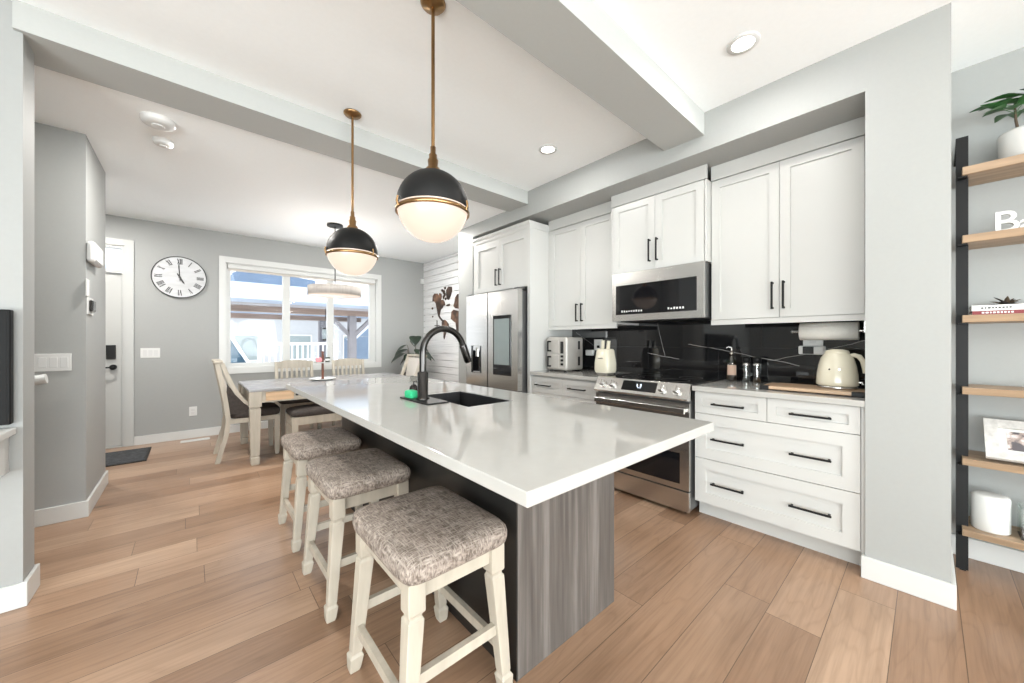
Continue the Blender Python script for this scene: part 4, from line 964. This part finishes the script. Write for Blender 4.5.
# shelf 1: plant
z = SH[0]; px, py = 3.09, -.335
t = thing('potted_plant', 'small green leafy plant in a white pot on the top shelf', 'plant', (px, py, z))
MB().lathe([(.001, 0), (.085, 0), (.099, .012), (.104, .13), (.10, .142), (.092, .142), (.09, .125), (.001, .125)], (px, py, z + .0004), 32).build('pot', 'porcelain', t)
MB().lathe([(.001, .127), (.0895, .127)], (px, py, z), 24, cap=False).build('soil', 'soil', t)
random.seed(11)
for dx, dy, hh in ((-.005, .035, .16), (.01, -.01, .21), (-.02, -.05, .15)):
    b = Vector((px + dx, py + dy, z + .125)); tp_ = b + Vector((dx * .5, dy * .4, hh))
    MB().tube([b, b.lerp(tp_, .5) + Vector((.004, .003, 0)), tp_], [.006, .005, .004], 7).build('trunk', 'stem', t)
    nl = 12
    for k in range(nl):
        a = 2 * PI * k / nl + dx * 60 + random.random() * .4; el = random.uniform(-.15, .55); L_ = random.uniform(.07, .105)
        st_ = tp_ - Vector((0, 0, random.random() * .07)); dv = Vector((math.cos(a) * math.cos(el), math.sin(a) * math.cos(el), math.sin(el)))
        md = st_ + dv * L_ * .55; MB().tube([st_, md], .0014, 5).build('leaf_stalk', 'leaf', t)
        m = MB(); leaf(m, md, md + dv * L_ * 1.15, .05, .02, .3, 6); m.build('leaf', 'leaf', t)
# shelf 2: letters
def letter(ch, label, y, z, h):
    cu = bpy.data.curves.new('letter', 'FONT'); cu.body = ch; cu.size = h / .70; cu.extrude = .012; cu.offset = h * .012
    o = bpy.data.objects.new('standing_letter', cu); C.objects.link(o)
    bpy.context.view_layer.update()
    me = bpy.data.meshes.new_from_object(o.evaluated_get(bpy.context.evaluated_depsgraph_get())); C.objects.unlink(o); bpy.data.objects.remove(o)
    zmin = min(v_.co.y for v_ in me.vertices); xmin = min(v_.co.x for v_ in me.vertices)
    for v_ in me.vertices:
        vx, vy, vz = v_.co; v_.co = (vz, -(vx - xmin), vy - zmin)
    o = bpy.data.objects.new('standing_letter', me); C.objects.link(o); me.materials.clear(); me.materials.append(M['porcelain']); o.location = (3.06, y, z + .0005)
    for v_ in me.vertices: v_.co.x = -v_.co.x
    me.flip_normals() if False else None
    bm = bmesh.new(); bm.from_mesh(me); bmesh.ops.recalc_face_normals(bm, faces=bm.faces); bm.to_mesh(me); bm.free()
    return tag(o, label, 'letter', 'white letters on the second shelf')
letter('B', 'white standing capital letter B on the second shelf', -.225, SH[1], .105)
letter('a', 'white standing small letter beside the B on the second shelf', -.297, SH[1], .075)
# shelf 3: books
z = SH[2] + .0005
def book(x0, x1, y0, y1, z0, z1, mt, label):
    t = thing('book', label, 'book', ((x0 + x1) / 2, (y0 + y1) / 2, z0), 'books lying on the third shelf')
    MB().box(x0, x1, y0, y1, z0, z0 + .003).box(x0, x1, y0, y1, z1 - .003, z1).box(x0, x0 + .003, y0, y1, z0 + .003, z1 - .003).build('cover', mt, t)
    box(x0 + .003, x1 - .004, y0 + .003, y1 - .003, z0 + .003, z1 - .003).build('pages', 'paper', t)
    tx_ = MB(); y = y1 - .03; random.seed(int(z0 * 1000))
    zc_ = (z0 + z1) / 2
    for k in range(9):
        w_ = random.uniform(.005, .009); tx_.box(x0 - .0006, x0, y - w_, y, zc_ - .004, zc_ + .004); y -= w_ + .004
    tx_.build('spine_lettering', 'porcelain' if mt == 'red' else 'ink', t)
book(3.0, 3.19, -.43, -.150, z, z + .019, 'red', 'dark red book lying under the white book')
book(3.0, 3.20, -.425, -.148, z + .0192, z + .047, 'porcelain', 'white book lying on top of the dark red book')
t = thing('succulent', 'dark brown spiky ornament on the white book', 'ornament', (3.09, -.27, z + .0475))
random.seed(5)
for k in range(16):
    a = 2 * PI * k / 16; el = (.15, .45, .8)[k % 3]; L_ = random.uniform(.04, .065)
    m = MB(); b = Vector((3.09, -.262, z + .0485)); dv = Vector((math.cos(a) * math.cos(el), math.sin(a) * math.cos(el), math.sin(el)))
    leaf(m, b, b + dv * L_, .018, .004, .5, 5); m.build('petal', ('stem', 'brownfab')[k % 2], t)
# shelf 5: picture frame leaning back
z = SH[4] + .001
t = thing('picture_frame', 'whitewashed picture frame leaning on the fifth shelf', 'picture frame', (3.1, -.33, z))
M['washed'] = pm('whitewashed wood', (.56, .545, .52), .6, var=.16, scale=(20, 40, 40))
def photo_mat():
    m, tt, b = nt('faded snow photo')
    f_ = noise(tt, coords(tt, (14, 14, 14)), 1.0, 5)
    lk(tt, ramp(tt, f_, [(.40, (.10, .09, .10)), (.47, (.45, .36, .32)), (.54, (.72, .72, .74)), (.7, (.82, .83, .85))]), b.inputs['Base Color']); b.inputs['Roughness'].default_value = .3; return m
M['photo'] = photo_mat()
tl = .06
def FB(u0, u1, v0, v1, d0, d1):
    """box in the leaning frame's own plane: u along y, v up the slope, d out of the plane"""
    m = MB(); pts = []
    ang = R(40); ex = Vector((math.sin(ang), 0, math.cos(ang))); nx_ = Vector((-math.cos(ang), 0, math.sin(ang))); o_ = Vector((2.998, -.192, z + .0135))
    v8 = [o_ + Vector((0, -u, 0)) + ex * v_ + nx_ * d for d in (d0, d1) for v_ in (v0, v1) for u in (u0, u1)]
    m.add(v8, [(0, 2, 3, 1), (4, 5, 7, 6), (0, 1, 5, 4), (2, 6, 7, 3), (0, 4, 6, 2), (1, 3, 7, 5)]); return m
fm = FB(0, .30, 0, .045, 0, .018)
for a in ((0, .30, .18, .225), (0, .045, .045, .18), (.255, .30, .045, .18)):
    q = FB(*a, 0, .018); fm.add(q.v, q.f)
fm.build('frame', 'washed', t)
FB(.046, .254, .046, .179, .002, .006).build('mount', 'porcelain', t); FB(.07, .23, .06, .165, .006, .0075).build('photo', 'photo', t)
FB(.1, .2, .02, .2, -.006, 0).build('backing', 'stem', t)
# shelf 6: ceramic pot, glass with leaves
z = SH[5] + .0005
t = thing('ceramic_canister', 'white glazed canister with a grey vein on the bottom shelf', 'canister', (3.075, -.212, z))
MB().lathe([(.001, 0), (.060, 0), (.064, .006), (.064, .168), (.060, .178), (.045, .182), (.001, .183)], (3.08, -.212, z), 36).build('body', 'porcelain', t)
vn = MB(); prev = None
vv = [(R(215), .03), (R(222), .052), (R(231), .06), (R(240), .082)]
vn.tube([(3.08 + .0642 * math.cos(a), -.212 + .0642 * math.sin(a), z + h_) for a, h_ in vv], [.0008, .0022, .0016, .0006], 6)
vn.build('vein', 'socket', t)
t = thing('glass_box', 'grey glass box with dark leaves at the right end of the bottom shelf', 'terrarium', (3.09, -.36, z))
m = MB()
for a in ((3.03, 3.15, -.47, -.465), (3.03, 3.15, -.305, -.30), (3.03, 3.035, -.465, -.305), (3.145, 3.15, -.465, -.305)): m.box(*a, z + .004, z + .15)
m.build('glass_wall', 'clear', t); box(3.03, 3.15, -.47, -.30, z, z + .004).build('base', 'black', t)
box(3.04, 3.14, -.46, -.31, z + .0042, z + .03).build('soil', 'soil', t)
random.seed(3)
for k in range(12):
    a = 2 * PI * k / 12; el = random.uniform(1.0, 1.45); b = Vector((3.09, -.385, z + .03)); L_ = random.uniform(.12, .2)
    dv = Vector((math.cos(a) * math.cos(el), math.sin(a) * math.cos(el), math.sin(el))); m = MB(); leaf(m, b, b + dv * L_, .02, .03, .3, 7); m.build('leaf', 'darkleaf', t)

# ------------------------------------------------------------------ outside the window
tag(box(-14, 20, FY + .3, 40, -.7, -.6).build('snow_ground', 'snow'), None, None, None, 'structure')
M['bluemetal'] = pm('blue grey roof', (.11, .165, .25), .5, var=.15, scale=(2, 30, 2))
M['timber'] = pm('brown timber', (.30, .215, .17), .6, var=.2, scale=(2, 30, 30))
M['greytimber'] = pm('grey post', (.22, .21, .22), .6, var=.1)
M['bluetarp'] = pm('blue tarp', (.02, .07, .12), .5, var=.3, scale=(4, 4, 4))
t = thing('pergola', 'timber gazebo with a snowy roof outside the dining window', 'gazebo', (2.0, 10, -.6))
box(-1.0, 4.4, 9.95, 10.1, 1.87, 2.01).build('beam', 'timber', t)
box(-1.0, 4.4, 12.9, 13.05, 1.87, 2.01).build('beam', 'timber', t)
for x in (-.9, 3.18):
    for y in (10.02, 12.97): box(x - .09, x + .09, y - .09, y + .09, -.6, 1.87).build('post', 'greytimber', t)
for s_ in (-1, 1): MB().beam((3.18, 10.02, 1.3), (3.18 + s_ * .55, 10.02, 1.86), .09, .1, (0, 1, 0)).build('brace', 'greytimber', t)
MB().prism([(9.6, 2.02), (11.5, 2.62), (13.4, 2.02), (13.4, 2.1), (11.5, 2.72), (9.6, 2.12)], 'x', -1.4, 4.8).build('snowy_roof', 'shaded_roof', t)
box(-1.4, 4.8, 9.58, 9.62, 1.98, 2.04).build('fascia', 'greytimber', t)
t = thing('hanging_lantern', 'grey lantern hanging from the gazebo roof edge', 'lantern', (2.48, 9.80, 1.22))
MB().box(2.40, 2.56, 9.72, 9.88, 1.22, 1.26).box(2.40, 2.56, 9.72, 9.88, 1.50, 1.54).build('caps', 'gunmetal', t)
box(2.42, 2.54, 9.74, 9.86, 1.26, 1.50).build('glass_body', 'screen', t); MB().tube([(2.48, 9.80, 1.54), (2.48, 9.80, 2.0)], .008, 6).build('chain', 'gunmetal', t)
t = thing('neighbour_house', 'pale sided house with a blue grey roof across the yard', 'house', (2, 19, -.6))
m = MB()
for k in range(22): m.box(-2.5, 9.0, 18 + (0), 18.03 + .0, -.6 + k * .15, -.6 + k * .15 + .14)
m.box(-2.5, 9.0, 18.02, 24, -.6, 2.7); m.build('siding_wall', 'siding', t)
MB().prism([(17.5, 2.6), (21, 4.0), (24.5, 2.6), (24.5, 2.75), (21, 4.2), (17.5, 2.75)], 'x', -3, 9.5).build('roof', 'shaded_roof', t)
MB().prism([(1.4, 3.0), (1.2, 3.9), (1.7, 4.1), (4.1, 3.9), (4.3, 3.1)], 'y', 17.9, 19.5).build('dormer', 'bluemetal', t)
for x, w_ in ((1.2, .9), (3.0, 1.0), (5.3, .9)):
    f_ = box(x, x + w_, 17.95, 18.02, .4, 1.5).build('window', 'trim', t)
    box(x + .06, x + w_ - .06, 17.93, 17.96, .46, 1.44).build('pane', 'screen', f_)
t = thing('garden_shed', 'blue sided shed with white gable trim right of the gazebo post', 'shed', (4.6, 12.8, -.6))
m = MB()
M['bluesiding'] = pm('blue siding', (.20, .27, .36), .7, var=.05)
for k in range(14): m.box(3.75, 6.2, 11.5, 11.52, -.6 + k * .14, -.6 + k * .14 + .13)
m.prism([(3.75, 1.36), (6.2, 1.36), (4.97, 2.5)], 'y', 11.5, 11.54).box(3.75, 6.2, 11.52, 12.6, -.6, 1.3); m.build('siding_wall', 'bluesiding', t)
MB().beam((3.55, 11.45, 1.2), (5.0, 11.45, 2.6), .16, .14, (0, 1, 0)).beam((6.4, 11.45, 1.2), (4.95, 11.45, 2.6), .16, .14, (0, 1, 0)).build('gable_trim', 'snow', t)
t = thing('play_tent', 'dark blue tent-shaped tarp at the left of the window view', 'tarp', (.2, 9.0, -.6))
MB().prism([(-.75, -.6), (.28, 1.62), (.36, 1.62), (1.50, -.6)], 'y', 8.4, 9.1).build('cover', 'bluetarp', t)
MB().beam((.32, 8.37, 1.70), (1.55, 8.37, -.6), .05, .05, (0, 1, 0)).beam((.32, 8.37, 1.70), (-.80, 8.37, -.6), .05, .05, (0, 1, 0)).build('frame', 'snow', t)
t = thing('deck_railing', 'white railing below the gazebo outside the window', 'railing', (2, 9.2, -.6))
MB().box(1.05, 2.6, 9.3, 9.36, 1.12, 1.18).box(1.05, 2.6, 9.3, 9.36, .55, .6).build('rails', 'snow', t)
for k in range(14): box(1.14 + k * .105, 1.17 + k * .105, 9.31, 9.35, .6, 1.12).build('baluster', 'snow', t)
for x in (1.05, 2.55): box(x, x + .07, 9.29, 9.37, -.6, 1.22).build('post', 'snow', t)
